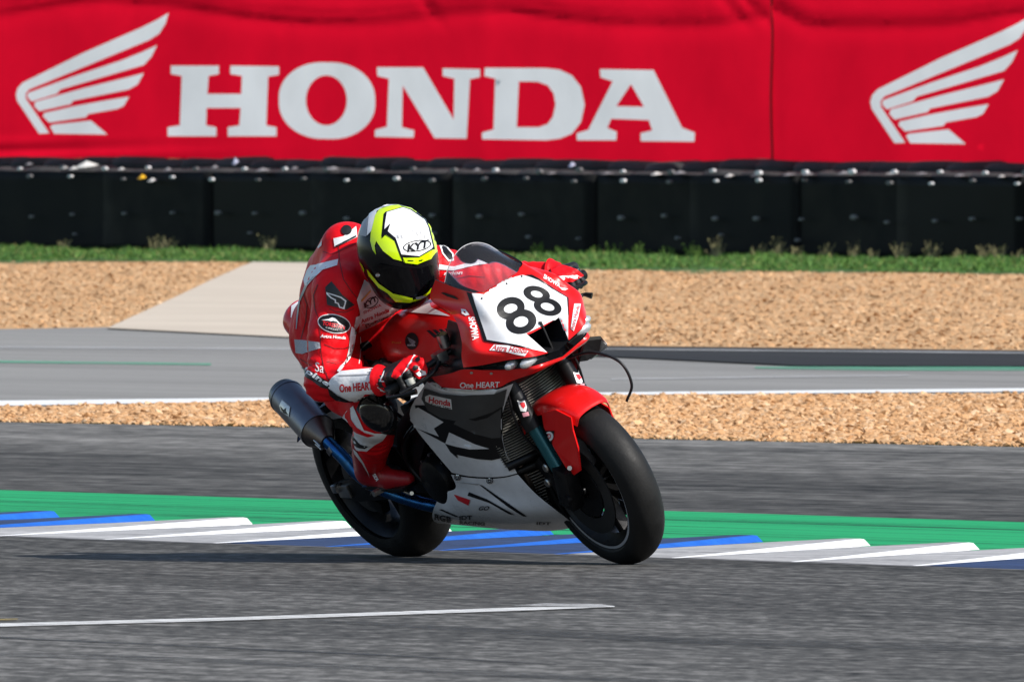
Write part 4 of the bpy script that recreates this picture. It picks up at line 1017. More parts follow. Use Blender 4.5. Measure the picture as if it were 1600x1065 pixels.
# belly graphics
decal('black_graphic', zs([(635, 618), (660, 625), (1030, 880), (1000, 880), (870, 800)]), tB_, MDEC_K, bike, 0.0014)
decal('black_graphic', zs([(550, 680), (700, 740), (930, 870), (880, 860), (720, 770), (540, 710)]), tB_, MDEC_K, bike, 0.0014)
decal('crease_line', zs([(430, 595), (620, 622), (640, 612), (470, 598)]), tB_, MDEC_G, bike, 0.0014)
decal('red_graphic', zs([(425, 700), (560, 745), (545, 790), (460, 750)]), tB_, MDEC_R, bike, 0.0014)
text('sponsor_lettering', 'GO', zs([(630, 830)])[0], zs([(715, 828)])[0], (1, -6), tB_, MDEC_K, bike, 0.0014, bold=0.02, shear=0.3)
text('sponsor_lettering', 'RGB', zs([(262, 905)])[0], zs([(400, 935)])[0], (0, -9), tB_, MDEC_K, bike, 0.0014, bold=0.03)
text('sponsor_lettering', 'IDT', zs([(470, 908)])[0], zs([(575, 905)])[0], (0, -6), tB_, MDEC_K, bike, 0.0014, bold=0.03)
text('sponsor_lettering', 'RACING', zs([(470, 945)])[0], zs([(680, 955)])[0], (0, -5), tB_, MDEC_K, bike, 0.0014, bold=0.03)
text('sponsor_lettering', 'IDT', zs([(1110, 948)])[0], zs([(1230, 950)])[0], (0, -4), tB_, MDEC_K, bike, 0.0014, bold=0.03)
decal('black_graphic', zs([(300, 825), (325, 822), (465, 885), (440, 885)]), tB_, MDEC_K, bike, 0.0014)
for p in ((455, 558), (723, 585)):
    c = zs([p])[0]
    decal('quarter_turn_fastener', [ellipse(*c, 5.4, 4.8, 0, 20), ellipse(*c, 4.4, 3.9, 0, 18)], tB_, MDEC_K, bike, 0.0016, 5)
    decal('quarter_turn_fastener', ellipse(*c, 3.2, 2.8, 0.4, 14), tB_, MSTEEL, bike, 0.0026, 5)

# ---- winglets
def plate(name, P, t, m, parent, s):
    P = [Vector((p.x, abs(p.y) * s, p.z)) for p in P]; n = len(P); W = P + [p + Vector(t) for p in P]
    return fix_normals(mk(name, W, [tuple(range(n)), tuple(range(2 * n - 1, n - 1, -1))] + [(i, (i + 1) % n, n + (i + 1) % n, n + i) for i in range(n)], m, parent, smooth=False))
for s in (-1, 1):
    if s < 0: continue
    wg = plate('winglet', [L(902, 530, .19), L(912, 527, .205), L(938, 524.5, .262), L(948, 537, .268), L(936, 545, .262), L(916, 558, .215), L(903, 560, .19)], (0, 0, -0.012), MCARB, bike, s)
    plate('winglet_end_plate', [L(938, 525, .265), L(949, 537, .271), L(937, 552, .268), L(926, 560, .255), L(920, 559, .25)], (0, -0.006 * s, 0), MCARB, wg, s)

MFIN = mat('dull_fin_metal', (0.30, 0.29, 0.26), 0.45, metal=0.7, var=0.4, vscale=30)
# ---- radiator and oil cooler with fins
def finpack(name, c0, c1, half0, half1, nf, depth, parent):
    """thin bowed fins stacked from c0 (top) to c1 (bottom)"""
    rt = empty(name, None, parent)
    V = []; Fc = []
    for i in range(nf):
        f = i / (nf - 1); c = Vector(c0).lerp(Vector(c1), f); hw = half0 + (half1 - half0) * f
        for j in range(9):
            q = -1 + 2 * j / 8; x = c.x - 0.05 * q * q
            for (dx, dz) in ((0.0, -0.0011), (0.0, 0.0011), (-depth, 0.0011), (-depth, -0.0011)): V.append((x + dx, c.y + hw * q, c.z + dz))
        b = i * 36
        for j in range(8):
            for k in range(4): Fc.append((b + j * 4 + k, b + j * 4 + (k + 1) % 4, b + j * 4 + 4 + (k + 1) % 4, b + j * 4 + 4 + k))
    o = mk('cooling_fins', V, Fc, MFIN, rt, smooth=False); o['kind'] = 'stuff'; fix_normals(o)
    rows = []
    for f in (0, 0.5, 1):
        c = Vector(c0).lerp(Vector(c1), f); hw = half0 + (half1 - half0) * f
        rows.append([(c.x - depth * 0.55 - 0.05 * (q * q), c.y - hw * q, c.z) for q in (0, 0.5, 1)])
    shell('core', rows, MBLK, rt, n=4, t=0.012, both=True)
    for (c, hw) in ((c0, half0), (c1, half1)):
        tube('tank', [(c[0] - 0.05 * q * q - 0.01, hw * q, c[2]) for q in (-1, -0.5, 0, 0.5, 1)], 0.016, MBLKM, rt, n=4, seg=10)
    return rt
finpack('radiator', (1.20, 0, 0.69), (1.24, 0, 0.44), 0.195, 0.175, 30, 0.025, bike)
finpack('oil_cooler', (1.215, 0, 0.40), (1.14, 0, 0.215), 0.14, 0.085, 17, 0.03, bike)

# ---- tank
def tank():
    prims = [('e', (0.80, 0, 0.83), (0.30, 0.165, 0.12)), ('e', (0.98, 0, 0.87), (0.17, 0.15, 0.095)), ('e', (0.62, 0, 0.80), (0.16, 0.10, 0.10)), ('c', (0.70, -0.09, 0.80), (1.0, -0.125, 0.80), 0.06, 0.055), ('c', (0.70, 0.09, 0.80), (1.0, 0.125, 0.80), 0.06, 0.055)]
    return blob('fuel_tank', prims, (0.40, -0.24, 0.66), (1.22, 0.24, 1.02), 0.011, 0.05, MRED, bike)
tk = tank(); tT = bvh_of(tk)
zt = lambda p: zp(p, 5.917, 580, 480)
decal('white_flash', zt([(270, 45), (540, -40), (560, 5), (735, 85), (600, 70), (400, 52)]), tT, MWHT, bike)
wc = zt([(380, 313)])[0]
decal('wing_roundel', ellipse(*wc, 10.4, 13.2, 0, 28), tT, MDEC_K, bike, 0.0012)
rw2 = [[(wc[0] - 6.2 + (x - 25) / 240 * 12.5, wc[1] - 6.0 + (y - 21) / 190 * 11.0) for x, y in p] for p in WING]
rw2 = [[(2 * wc[0] - x, y) for x, y in p] for p in rw2]
for p in rw2: decal('wing_roundel', p, tT, MDEC_G, bike, 0.002)
text('wing_roundel', 'HONDA', (wc[0] - 6.5, wc[1] + 7.5), (wc[0] + 6, wc[1] + 7.5), (0, -2.4), tT, MDEC_W, bike, 0.002, bold=0.02)
text('gold_lettering', 'Fuel', zt([(200, 335)])[0], zt([(280, 335)])[0], (0, -3), tT, MDEC_Y, bike, 0.0014)
for k in range(4): decal('tank_stripe', zt([(515 + k * 55, 215 - k * 5), (545 + k * 55, 212 - k * 5), (610 + k * 40, 262 - k * 16), (590 + k * 40, 285 - k * 18)]), tT, MDEC_K, bike)

# ---- frame, engine and running gear
for s in (-1, 1):
    sp = [(1.235, .90), (1.27, .80), (1.12, .70), (0.92, .60), (0.72, .53), (0.62, .45), (0.58, .33), (0.50, .33), (0.49, .46), (0.55, .58), (0.72, .66), (0.95, .75), (1.10, .84)]
    extrude_poly('frame_spar', sp, s * 0.135, s * 0.175, MBLKM, bike, 0.008)
    sw = [(0.58, .43), (0.55, .35), (0.30, .29), (0.05, .275), (-0.05, .285), (-0.06, .345), (0.05, .36), (0.25, .40), (0.45, .47)]
    extrude_poly('swingarm', sw, s * 0.115, s * 0.15, MBLKM, bike, 0.008)
    extrude_poly('footpeg_hanger', [(0.50, .50), (0.53, .44), (0.45, .36), (0.38, .34), (0.36, .38), (0.42, .45), (0.44, .52)], s * 0.165, s * 0.178, MBLKM, bike, 0.003)
    tube('footpeg', [(0.41, s * 0.17, 0.372), (0.41, s * 0.275, 0.378)], 0.011, MALU, bike, n=1, seg=10)
    tube('subframe_rail', [(0.62, s * 0.12, 0.66), (0.35, s * 0.105, 0.735), (-0.05, s * 0.05, 0.80)], 0.013, MBLKM, bike, n=4)
    tube('subframe_rail', [(0.55, s * 0.12, 0.56), (0.30, s * 0.105, 0.68), (0.05, s * 0.07, 0.76)], 0.011, MBLKM, bike, n=4)
eng = empty('engine', None, bike)
box('crankcase', (0.80, 0, 0.37), (0.46, 0.30, 0.24), MBLKM, eng, bev=0.03)
box('cylinder_block', (0.97, 0, 0.55), (0.19, 0.32, 0.24), MBLKM, eng, rot=(0, 0.35, 0), bev=0.02)
box('cylinder_head', (1.03, 0, 0.67), (0.19, 0.33, 0.09), MBLK, eng, rot=(0, 0.35, 0), bev=0.02)
cc = Vector((0.70, -0.165, 0.385))
lathe('clutch_cover', [(0.0, 0.002), (-0.045, 0.002), (-0.045, 0.055), (-0.035, 0.078), (-0.01, 0.088), (0.0, 0.088)], cc, MBLKM, eng, 40)
for k in range(8):
    q = 2 * math.pi * k / 8; tube('cover_bolt', [cc + Vector((0.092 * math.cos(q), 0.002, 0.092 * math.sin(q))), cc + Vector((0.092 * math.cos(q), -0.014, 0.092 * math.sin(q)))], 0.006, MSTEEL, eng, n=1, seg=6)
lathe('pulse_cover', [(0.0, 0.002), (-0.03, 0.002), (-0.03, 0.035), (-0.015, 0.05), (0.0, 0.05)], (0.93, -0.165, 0.33), MBLKM, eng, 32)
for k in range(4): tube('exhaust_header', [(1.10, -0.12 + 0.08 * k, 0.58), (1.16, -0.12 + 0.08 * k, 0.48), (1.12, -0.10 + 0.065 * k, 0.30), (0.98, -0.06 + 0.03 * k, 0.215), (0.78, -0.04 + 0.02 * k, 0.205)], 0.019, MGUNB, eng, n=5, seg=12)
tube('collector', [(0.80, 0, 0.21), (0.66, -0.04, 0.21), (0.52, -0.12, 0.255)], [0.045, 0.032, 0.028], MGUNB, eng, n=5)
tube('coolant_hose', [(1.12, -0.16, 0.46), (1.02, -0.19, 0.42), (0.93, -0.18, 0.45)], 0.014, MBLK, eng, n=5)
tube('wiring_loom', [(1.10, -0.17, 0.80), (0.98, -0.19, 0.70), (0.82, -0.185, 0.62), (0.66, -0.18, 0.56)], 0.009, MBLK, bike, n=5, seg=8)
tube('breather_hose', [(0.75, -0.14, 0.62), (0.62, -0.19, 0.54), (0.55, -0.18, 0.44), (0.60, -0.17, 0.34)], 0.010, MBLK, bike, n=5, seg=8)
box('airbox', (0.92, 0, 0.755), (0.30, 0.26, 0.10), MBLK, bike, bev=0.02)
box('shock_absorber', (0.42, 0, 0.47), (0.07, 0.07, 0.24), MBLKM, bike, rot=(0, -0.2, 0), bev=0.02)
box('rear_caliper', (0.06, -0.095, 0.245), (0.09, 0.035, 0.045), MBLKM, bike, rot=(0, 0.4, 0), bev=0.008)
tube('rear_brake_hose', [(0.06, -0.12, 0.27), (0.20, -0.16, 0.33), (0.36, -0.16, 0.42)], 0.005, MBLK, bike, n=6, seg=8)
tube('brake_pedal', [(0.40, -0.185, 0.36), (0.50, -0.20, 0.345), (0.58, -0.23, 0.36)], 0.007, MALU, bike, n=5, seg=8)
box('paddock_bobbin', (-0.035, -0.165, 0.335), (0.03, 0.03, 0.03), MSTEEL, bike, bev=0.008)
box('chain_adjuster', (-0.01, -0.156, 0.318), (0.07, 0.012, 0.045), MALU, bike, bev=0.004)
for z in (0.25, 0.385): tube('chain_run', [(0.0, 0.101, 0.316 + (0.1 if z > 0.3 else -0.1)), (0.50, 0.101, z + 0.02)], 0.007, MBLKM, bike, n=2, seg=6)
# dark inner panels behind the fairing gap
inner = g([[(700, 500, -.17), (728, 510, -.18)], [(690, 545, -.175), (722, 545, -.20)], [(665, 590, -.19), (722, 585, -.21)]])
shell('inner_cowl', inner, MBLK, bike, n=3, t=0.005); shell('inner_cowl', inner, MBLK, bike, n=3, t=0.005, mirror=True)
tube('air_duct', [(1.40, -0.14, 0.84), (1.28, -0.185, 0.82), (1.16, -0.19, 0.80), (1.05, -0.17, 0.78)], [0.05, 0.048, 0.045, 0.04], MBLK, bike, n=5, seg=18)
box('instrument_display', (1.27, 0, 0.965), (0.02, 0.13, 0.07), MBLK, bike, rot=(0, -0.8, 0), bev=0.006)

# ---- handlebars, levers
for s in (-1, 1):
    hb = empty('clip_on_bar', None, bike)
    tube('bar', [(1.19, s * 0.11, 0.885), (1.135, s * 0.27, 0.862)], 0.011, MBLKM, hb, n=1)
    tube('grip', [(1.135, s * 0.27, 0.862), (1.09, s * 0.405, 0.845)], 0.0165, MRUB, hb, n=1)
    tube('bar_end', [(1.09, s * 0.405, 0.845), (1.084, s * 0.422, 0.842)], 0.018, MBLKM, hb, n=1)
    tube('lever', [(1.165, s * 0.235, 0.865), (1.20, s * 0.29, 0.853), (1.185, s * 0.35, 0.842), (1.165, s * (0.42 if s < 0 else 0.375), 0.838)], [0.008, 0.007, 0.006, 0.008], MBLKM, hb, n=5, seg=10)
    if s > 0: tube('clutch_stub', [(1.10, 0.30, 0.815), (1.10, 0.36, 0.79), L(912, 460, .385), L(925, 462, .402)], [0.006, 0.006, 0.006, 0.011], MBLKM, hb, n=4, seg=10)
    else: tube('lever_guard', [(1.088, s * 0.418, 0.843), (1.13, s * 0.445, 0.838), (1.20, s * 0.43, 0.838), (1.24, s * 0.40, 0.838)], [0.007, 0.007, 0.007, 0.010], MBLKM, hb, n=5, seg=10)
    box('lever_perch', (1.155, s * 0.225, 0.873), (0.045, 0.04, 0.035), MALU if s < 0 else MBLKM, hb, bev=0.006)
    tube('reservoir', [(1.175, s * 0.20, 0.90), (1.182, s * 0.20, 0.945)], 0.02, MBLK if s > 0 else MSTEEL, hb, n=1)
    tube('control_cable', [(1.13, s * 0.24, 0.86), (1.17, s * 0.20, 0.82), (1.16, s * 0.16, 0.77)], 0.006, MBLK, hb, n=5, seg=8)

# ---- seat and tail
def tail():
    prims = [('c', (0.50, 0, 0.745), (0.10, 0, 0.80), 0.10, 0.085), ('c', (0.10, 0, 0.84), (-0.08, 0, 0.90), 0.075, 0.05), ('c', (0.10, -0.07, 0.80), (-0.08, -0.035, 0.885), 0.06, 0.04), ('c', (0.10, 0.07, 0.80), (-0.08, 0.035, 0.885), 0.06, 0.04)]
    return blob('seat_cowl', prims, (-0.22, -0.2, 0.60), (0.65, 0.2, 1.0), 0.012, 0.04, MRED, bike)
tl = tail(); tTl = bvh_of(tl)
decal('tail_plate', [(456, 478), (468, 470), (478, 500), (463, 503), (455, 496)], tTl, MWHT, bike)
box('seat_pad', (0.27, 0, 0.85), (0.34, 0.22, 0.03), MBLK, bike, rot=(0, 0.08, 0), bev=0.012)
und = g([[(502, 632, -.10), (525, 616, -.115), (560, 608, -.135), (600, 600, -.15)], [(505, 645, -.105), (530, 635, -.12), (560, 628, -.14), (600, 622, -.155)], [(512, 656, -.09), (535, 652, -.105), (562, 644, -.13), (600, 640, -.15)]])
for s in (0, 1):
    up_ = shell('undertail_panel', und, MWHTG, bike, n=4, t=0.005, mirror=bool(s))
    if not s: decal('undertail_slot', zp([(505, 245), (525, 210), (560, 195), (545, 235), (520, 262)], 4.84, 410, 580), bvh_of(up_), MBLK, bike)
hug = []
for ang in (60, 90, 120, 150):
    q = math.radians(ang); hug.append([(0.34 * math.cos(q), -0.1 * f, 0.316 + (0.34 - 0.03 * f * f) * math.sin(q)) for f in (0, 0.6, 1.0)])
shell('rear_hugger', hug, MBLK, bike, n=4, t=0.004, both=True)

# ---- exhaust
ex = empty('exhaust', None, bike)
e0 = L(511, 689, -0.215); e1 = L(440, 611, -0.135); ed = (e1 - e0).normalized(); Lx = (e1 - e0).length
rt = ed.to_track_quat('Y', 'Z').to_matrix()
def can(name, prof, m, seg=40): return lathe(name, [(a * Lx, r) for a, r in prof], e0, m, ex, seg, rot=rt)
can('silencer_cone', [(-0.02, 0.001), (-0.02, 0.026), (0.0, 0.030), (0.13, 0.050), (0.20, 0.0590), (0.20, 0.001)], MGUNB)
can('silencer_band', [(0.20, 0.001), (0.20, 0.0620), (0.245, 0.0620), (0.245, 0.001)], MGUN)
sil = can('silencer_body', [(0.245, 0.001), (0.245, 0.0600), (0.87, 0.0600), (0.87, 0.001)], MGUN)
can('silencer_band', [(0.87, 0.001), (0.87, 0.0618), (0.895, 0.0618), (0.895, 0.001)], MGUN)
can('end_cap', [(0.895, 0.001), (0.895, 0.0600), (0.97, 0.053), (1.0, 0.040), (1.0, 0.026), (0.93, 0.024), (0.93, 0.001)], MBLKM)
ze = lambda p: zp(p, 4.84, 410, 580)
tX = bvh_of(sil)
decal('maker_plate', ze([(128, 255), (152, 210), (215, 268), (205, 345), (140, 300)]), tX, MDEC_G, ex, 0.0008, 5)
decal('maker_plate', ze([(132, 258), (152, 218), (211, 272), (202, 336), (142, 294)]), tX, MALU, ex, 0.0014, 5)
decal('maker_mark', ze([(138, 262), (165, 290), (185, 275), (180, 300), (200, 330), (165, 312), (150, 290)]), tX, MDEC_K, ex, 0.002, 5)
tube('link_pipe', [e0 + ed * 0.004, L(535, 713, -.212), L(556, 737, -.205), L(583, 757, -.195), L(620, 773, -.17), L(660, 786, -.14), L(690, 792, -0.10)], 0.0225, MPIPE, ex, n=7, seg=20)
for p, r in (((522, 702, -.214), 0.0255), ((578, 754, -.198), 0.0245)):
    c = L(*p); tube('pipe_collar', [c - Vector((-0.006, 0, 0.008)), c + Vector((-0.006, 0, 0.008))], r, MGUN, ex, n=1, seg=20)
for q in (-1, 1): tube('pipe_spring', [e0 + ed * (-0.015) + Vector((0, -0.034, 0.006 * q)), e0 + ed * 0.03 + Vector((0, -0.036, 0.008 * q))], 0.004, MSTEEL, ex, n=1, seg=8)
box('exhaust_strap', e0 + ed * (Lx * 0.3) + Vector((0, 0.05, 0.03)), (0.02, 0.07, 0.03), MBLKM, ex, bev=0.004)

# fork stickers
for (c, tx) in (((815, 634), 0), ((902, 590), 1)):
    fk = bvh_of([o for o in bpy.data.objects if o.name.startswith('outer_tube')])
    decal('fork_sticker', [(c[0] - 7, c[1] - 9), (c[0] - 1, c[1] - 7), (c[0] + 4, c[1] - 9), (c[0] + 8, c[1] + 2), (c[0] + 7, c[1] + 9), (c[0] - 1, c[1] + 8)], fk, MDEC_W, bike, 0.001, 4)
    decal('fork_sticker', [(c[0] - 3, c[1] - 5), (c[0] + 4, c[1] - 6), (c[0] + 6, c[1]), (c[0] + 3, c[1] + 4), (c[0] - 1, c[1])], fk, MDEC_R, bike, 0.0018, 4)
    decal('fork_sticker', [(c[0] + 1, c[1] + 11), (c[0] + 10, c[1] + 9), (c[0] + 12, c[1] + 15), (c[0] + 3, c[1] + 17)], fk, mat('pink_print', (0.7, 0.3, 0.35), 0.4), bike, 0.001, 4)
# ================================================================== the rider
rider = empty('person', BM)
setp(rider, 'motorcycle racer in red and white leathers crouched over the tank, hanging to the inside', 'person')
shR = (0.755, -0.265, 1.135); elR = (0.80, -0.475, 0.905); wrR = (1.035, -0.385, 0.868)
shL = (0.80, 0.065, 1.045); elL = (0.91, 0.25, 0.92); wrL = (1.05, 0.345, 0.885)
hipR = (0.37, -0.195, 0.86); knR = (0.715, -0.31, 0.685); anR = (0.43, -0.235, 0.485)
hipL = (0.36, 0.0, 0.865); knL = (0.69, 0.225, 0.74); anL = (0.42, 0.225, 0.47)
prims = [
 ('c', (0.30, -0.155, 0.90), (0.29, -0.03, 0.905), 0.112, 0.11),
 ('c', (0.31, -0.11, 0.94), (0.46, -0.105, 1.03), 0.120, 0.122),
 ('c', (0.44, -0.105, 1.035), (0.64, -0.10, 1.09), 0.130, 0.138),
 ('c', (0.64, -0.19, 1.09), (0.66, -0.02, 1.06), 0.125, 0.108),
 ('c', (0.585, -0.085, 1.195), (0.42, -0.10, 1.135), 0.092, 0.06),
 ('c', (0.74, -0.10, 1.13), (0.86, -0.10, 1.15), 0.085, 0.075),
 ('c', (0.70, -0.19, 1.12), shR, 0.10, 0.082),
 ('c', shR, (0.775, -0.37, 1.02), 0.080, 0.072, 0.03), ('c', (0.775, -0.37, 1.02), elR, 0.072, 0.060, 0.03),
 ('c', elR, (0.90, -0.44, 0.885), 0.062, 0.056, 0.02), ('c', (0.90, -0.44, 0.885), wrR, 0.056, 0.040, 0.02),
 ('c', (0.70, -0.01, 1.06), shL, 0.10, 0.075),
 ('c', shL, elL, 0.074, 0.056, 0.03), ('c', elL, wrL, 0.055, 0.038, 0.02),
 ('c', hipR, (0.54, -0.265, 0.775), 0.098, 0.088), ('c', (0.54, -0.265, 0.775), knR, 0.088, 0.070),
 ('c', knR, (0.58, -0.275, 0.595), 0.066, 0.064, 0.02), ('c', (0.58, -0.275, 0.595), anR, 0.064, 0.046, 0.02),
 ('c', hipL, (0.50, 0.14, 0.81), 0.11, 0.095), ('c', (0.50, 0.14, 0.81), knL, 0.095, 0.068), ('c', knL, (0.56, 0.225, 0.61), 0.064, 0.06, 0.02), ('c', (0.56, 0.225, 0.61), anL, 0.06, 0.046, 0.02)]
def wrinkle(Pt, d):
    x, y, z = Pt[..., 0], Pt[..., 1], Pt[..., 2]
    def near(c, r): return np.exp(-(((x - c[0]) ** 2 + (y - c[1]) ** 2 + (z - c[2]) ** 2) / (r * r)))
    w_ = near(elR, 0.09) * np.sin(z * 210 + y * 120 + 0.6 * np.sin(x * 60)) + near((0.77, -0.36, 1.03), 0.10) * 0.7 * np.sin(z * 150 - y * 90 + np.sin(x * 50))
    w_ += near(elL, 0.10) * np.sin(x * 160 + y * 150) + near((0.85, 0.18, 1.03), 0.10) * 0.8 * np.sin(x * 140 + y * 100 - z * 60)
    w_ += near((0.33, -0.16, 0.97), 0.14) * 0.6 * np.sin(x * 130 + z * 60 + np.sin(y * 40)) + near((0.60, -0.28, 0.60), 0.1) * np.sin(z * 150 + x * 120)
    w_ += 0.25 * np.sin(x * 34 + 2 * np.sin(z * 22)) * np.sin(y * 31 + z * 17)
        # sharper creases where the leather folds
    w_ += 0.9 * near((0.80, -0.44, 0.95), 0.11) * (np.abs(np.sin(z * 62 + y * 48 + 0.8 * np.sin(x * 30))) ** 0.5 * 2 - 1)
    w_ += 0.7 * near((0.45, -0.20, 0.98), 0.13) * (np.abs(np.sin(x * 48 + z * 36 + 0.9 * np.sin(y * 25))) ** 0.5 * 2 - 1)
    w_ += 0.8 * near((0.88, 0.2, 1.0), 0.13) * (np.abs(np.sin(x * 55 + y * 55 + np.sin(z * 30))) ** 0.5 * 2 - 1)
    return d + 0.0052 * w_
body = blob('body', prims, (-0.02, -0.62, 0.40), (1.12, 0.45, 1.34), 0.0085, 0.035, MREDL, rider, fn=wrinkle, relax=1)
tBd = bvh_of(body)
z1 = lambda p: zp(p, 4.097, 400, 300); z2 = lambda p: zp(p, 5.324, 450, 420); z3 = lambda p: zp(p, 2.958, 400, 540); z8 = lambda p: zp(p, 4.84, 410, 580); zg = lambda p: zp(p, 5.917, 580, 480)
def sd(name, pts, m, off=0.0015, step=5): return decal(name, pts, tBd, m, rider, off, step)
sd('white_panel', z1([(352, 470), (400, 462), (528, 432), (520, 472), (430, 500), (365, 560), (318, 615), (308, 560), (330, 500)]), MWHTL)
sd('hump_label', z1([(498, 298), (560, 285), (640, 222), (648, 290), (520, 352), (505, 350)]), MWHTL)
sd('hump_vent', ellipse(*z1([(580, 247)])[0], 8, 7.5, 0, 20), MBLKL, 0.003)
sd('hump_label_line', z1([(510, 348), (640, 282), (642, 290), (515, 356)]), MBLKL, 0.003)
text('hump_lettering', 'DREAM ARROW', z1([(562, 334)])[0], z1([(645, 290)])[0], (-1, -3.0), tBd, MDEC_K, rider, 0.003, bold=0.01)
sd('white_panel', z1([(398, 352), (425, 312), (424, 342), (402, 362)]), MWHTL)
sd('grey_piping', z2([(240, 40), (255, 45), (170, 130), (105, 270), (85, 420), (75, 500), (68, 500), (74, 400), (92, 260), (150, 125)]), MDEC_G)
sd('shoulder_protector', z2([(316, 155), (365, 108), (400, 150), (450, 218), (545, 297), (478, 337), (333, 302)]), MBLKL, 0.006)
sd('shoulder_protector_mark', z2([(325, 195), (440, 232), (478, 262), (460, 335), (425, 325), (410, 288), (388, 282), (390, 262), (360, 245), (328, 212)]), MDEC_W, 0.0075)
sd('shoulder_protector_mark', z2([(340, 207), (435, 242), (466, 268), (452, 320), (432, 315), (420, 282), (398, 274), (400, 254), (370, 238)]), MBLKL, 0.0085)
oc = z2([(383, 457)])[0]
sd('sleeve_patch', ellipse(*oc, 25.0, 14.6, 0.2, 36), MDEC_W, 0.002)
sd('sleeve_patch', ellipse(*oc, 23.6, 13.2, 0.2, 36), MDEC_K, 0.003)
sd('sleeve_patch', z2([(275, 430), (340, 420), (370, 408), (390, 412), (425, 450), (475, 490), (420, 462), (400, 440), (380, 436), (360, 440), (330, 432)]), MDEC_W, 0.004)
text('sleeve_lettering', 'TORISTAN', z2([(288, 470)])[0], z2([(462, 505)])[0], (1, -6.2), tBd, MDEC_R, rider, 0.0045, bold=0.02)
text('sleeve_lettering', 'CIRCUIT', z2([(318, 495)])[0], z2([(415, 517)])[0], (0, -2), tBd, MDEC_W, rider, 0.004)
text('sleeve_lettering', 'Astra Honda', z2([(272, 570)])[0], z2([(475, 583)])[0], (1, -4.6), tBd, MDEC_W, rider, 0.002, bold=0.03)
sd('white_stripe', z2([(525, 480), (572, 518), (560, 565), (545, 660), (520, 745), (432, 862), (412, 850), (480, 745), (505, 645), (510, 560)]), MWHTL, 0.0018)
sd('white_stripe', z2([(560, 400), (600, 380), (600, 440), (565, 500), (545, 480)]), MWHTL, 0.0018)
sd('white_forearm', z3([(333, 178), (350, 150), (395, 118), (470, 112), (556, 104), (552, 150), (566, 190), (604, 213), (520, 246), (460, 264), (380, 228), (338, 195)]), MWHTL, 0.002)
sd('grey_piping', z3([(372, 140), (400, 137), (545, 131), (545, 136), (400, 143)]), MDEC_G, 0.0032)
sd('elbow_slider', z3([(336, 192), (380, 224), (455, 262), (425, 264), (370, 245), (345, 225)]), MBLK, 0.005)
text('slogan_lettering', 'One HEART.', (531.5, 611.5), (585.5, 606.5), (-0.6, -11.0), tBd, MDEC_R, rider, 0.0034, bold=0.035)
sd('waist_panel', z1([(250, 942), (330, 950), (410, 962), (414, 998), (300, 1036), (258, 1028)]), mat('ribbed_silver_fabric', (0.42, 0.43, 0.46), 0.5, bump=0.8, bscale=160, bdist=0.004), 0.0018)
sd('hip_panel', z3([(176, 70), (215, 96), (280, 132), (345, 172), (340, 200), (300, 190), (230, 142), (182, 100)]), MBLKL, 0.002)
text('hip_lettering', 'alpine', z3([(190, 98)])[0], z3([(335, 188)])[0], (3, -7), tBd, MDEC_W, rider, 0.003, bold=0.03, shear=0.2)
text('hip_lettering', 'Sa', z2([(228, 850)])[0], z2([(298, 868)])[0], (1, -15), tBd, MDEC_W, rider, 0.002, bold=0.0)
sd('chest_panel', z1([(642, 690), (690, 560), (770, 610), (850, 690), (930, 730), (880, 790), (760, 850), (655, 895), (668, 800)]), MWHTL, 0.002)
sd('chest_logo', [ellipse(*z1([(735, 702)])[0], 12, 7.5, -0.55, 26), ellipse(*z1([(735, 702)])[0], 10.6, 6.2, -0.55, 26)], MDEC_K, 0.003)
text('chest_logo', 'KYT', z1([(690, 738)])[0], z1([(772, 688)])[0], (-2, -7), tBd, MDEC_K, rider, 0.003, bold=0.04)
text('chest_lettering', 'SHOWA', z1([(685, 775)])[0], z1([(800, 725)])[0], (-1, -4), tBd, MDEC_R, rider, 0.003, bold=0.02)
text('chest_lettering', 'Astra Honda', z1([(670, 835)])[0], z1([(850, 760)])[0], (-1, -6), tBd, MDEC_R, rider, 0.003, bold=0.03)
text('chest_lettering', 'Racing', z1([(700, 862)])[0], z1([(850, 800)])[0], (-1, -5), tBd, MDEC_K, rider, 0.003, bold=0.02)
sd('chest_lettering', z1([(665, 690), (728, 622), (730, 635), (670, 702)]), MDEC_Y, 0.003)
za = lambda p: zp(p, 4.097, 660, 360)
MSEAM = mat('dark_seam', (0.10, 0.004, 0.006), 0.6)
def seam(pts, wpx=1.1, m=MSEAM):
    P_ = [np.array(p, float) for p in pts]; a_ = []; c_ = []
    for i, p in enumerate(P_):
        t_ = P_[min(i + 1, len(P_) - 1)] - P_[max(i - 1, 0)]; n_ = np.array([-t_[1], t_[0]]) / (np.linalg.norm(t_) + 1e-9) * wpx / 2
        a_.append(tuple(p + n_)); c_.append(tuple(p - n_))
    sd('seam', a_ + c_[::-1], m, 0.0006)
seam(z2([(250, 130), (215, 220), (225, 330), (262, 430), (270, 560), (275, 700), (300, 830), (345, 935)]), 1.3)
seam(z2([(345, 330), (400, 360), (480, 360), (545, 330)])); seam(z2([(300, 625), (380, 660), (470, 660), (520, 640)])); seam(z2([(320, 770), (400, 790), (460, 770)]))
seam(z1([(530, 350), (535, 450), (560, 560), (620, 650), (660, 690)]), 1.2); seam(z1([(430, 380), (480, 400), (530, 380), (640, 330)]), 1.0)
seam(z1([(300, 640), (330, 720), (320, 830), (290, 940)]), 1.2); seam(z2([(600, 560), (605, 640), (600, 720), (590, 790)]), 1.2, MDEC_W)
seam(z3([(205, 60), (260, 95), (330, 130)])); seam(za([(95, 300), (200, 310), (300, 290), (400, 300)]), 1.0)
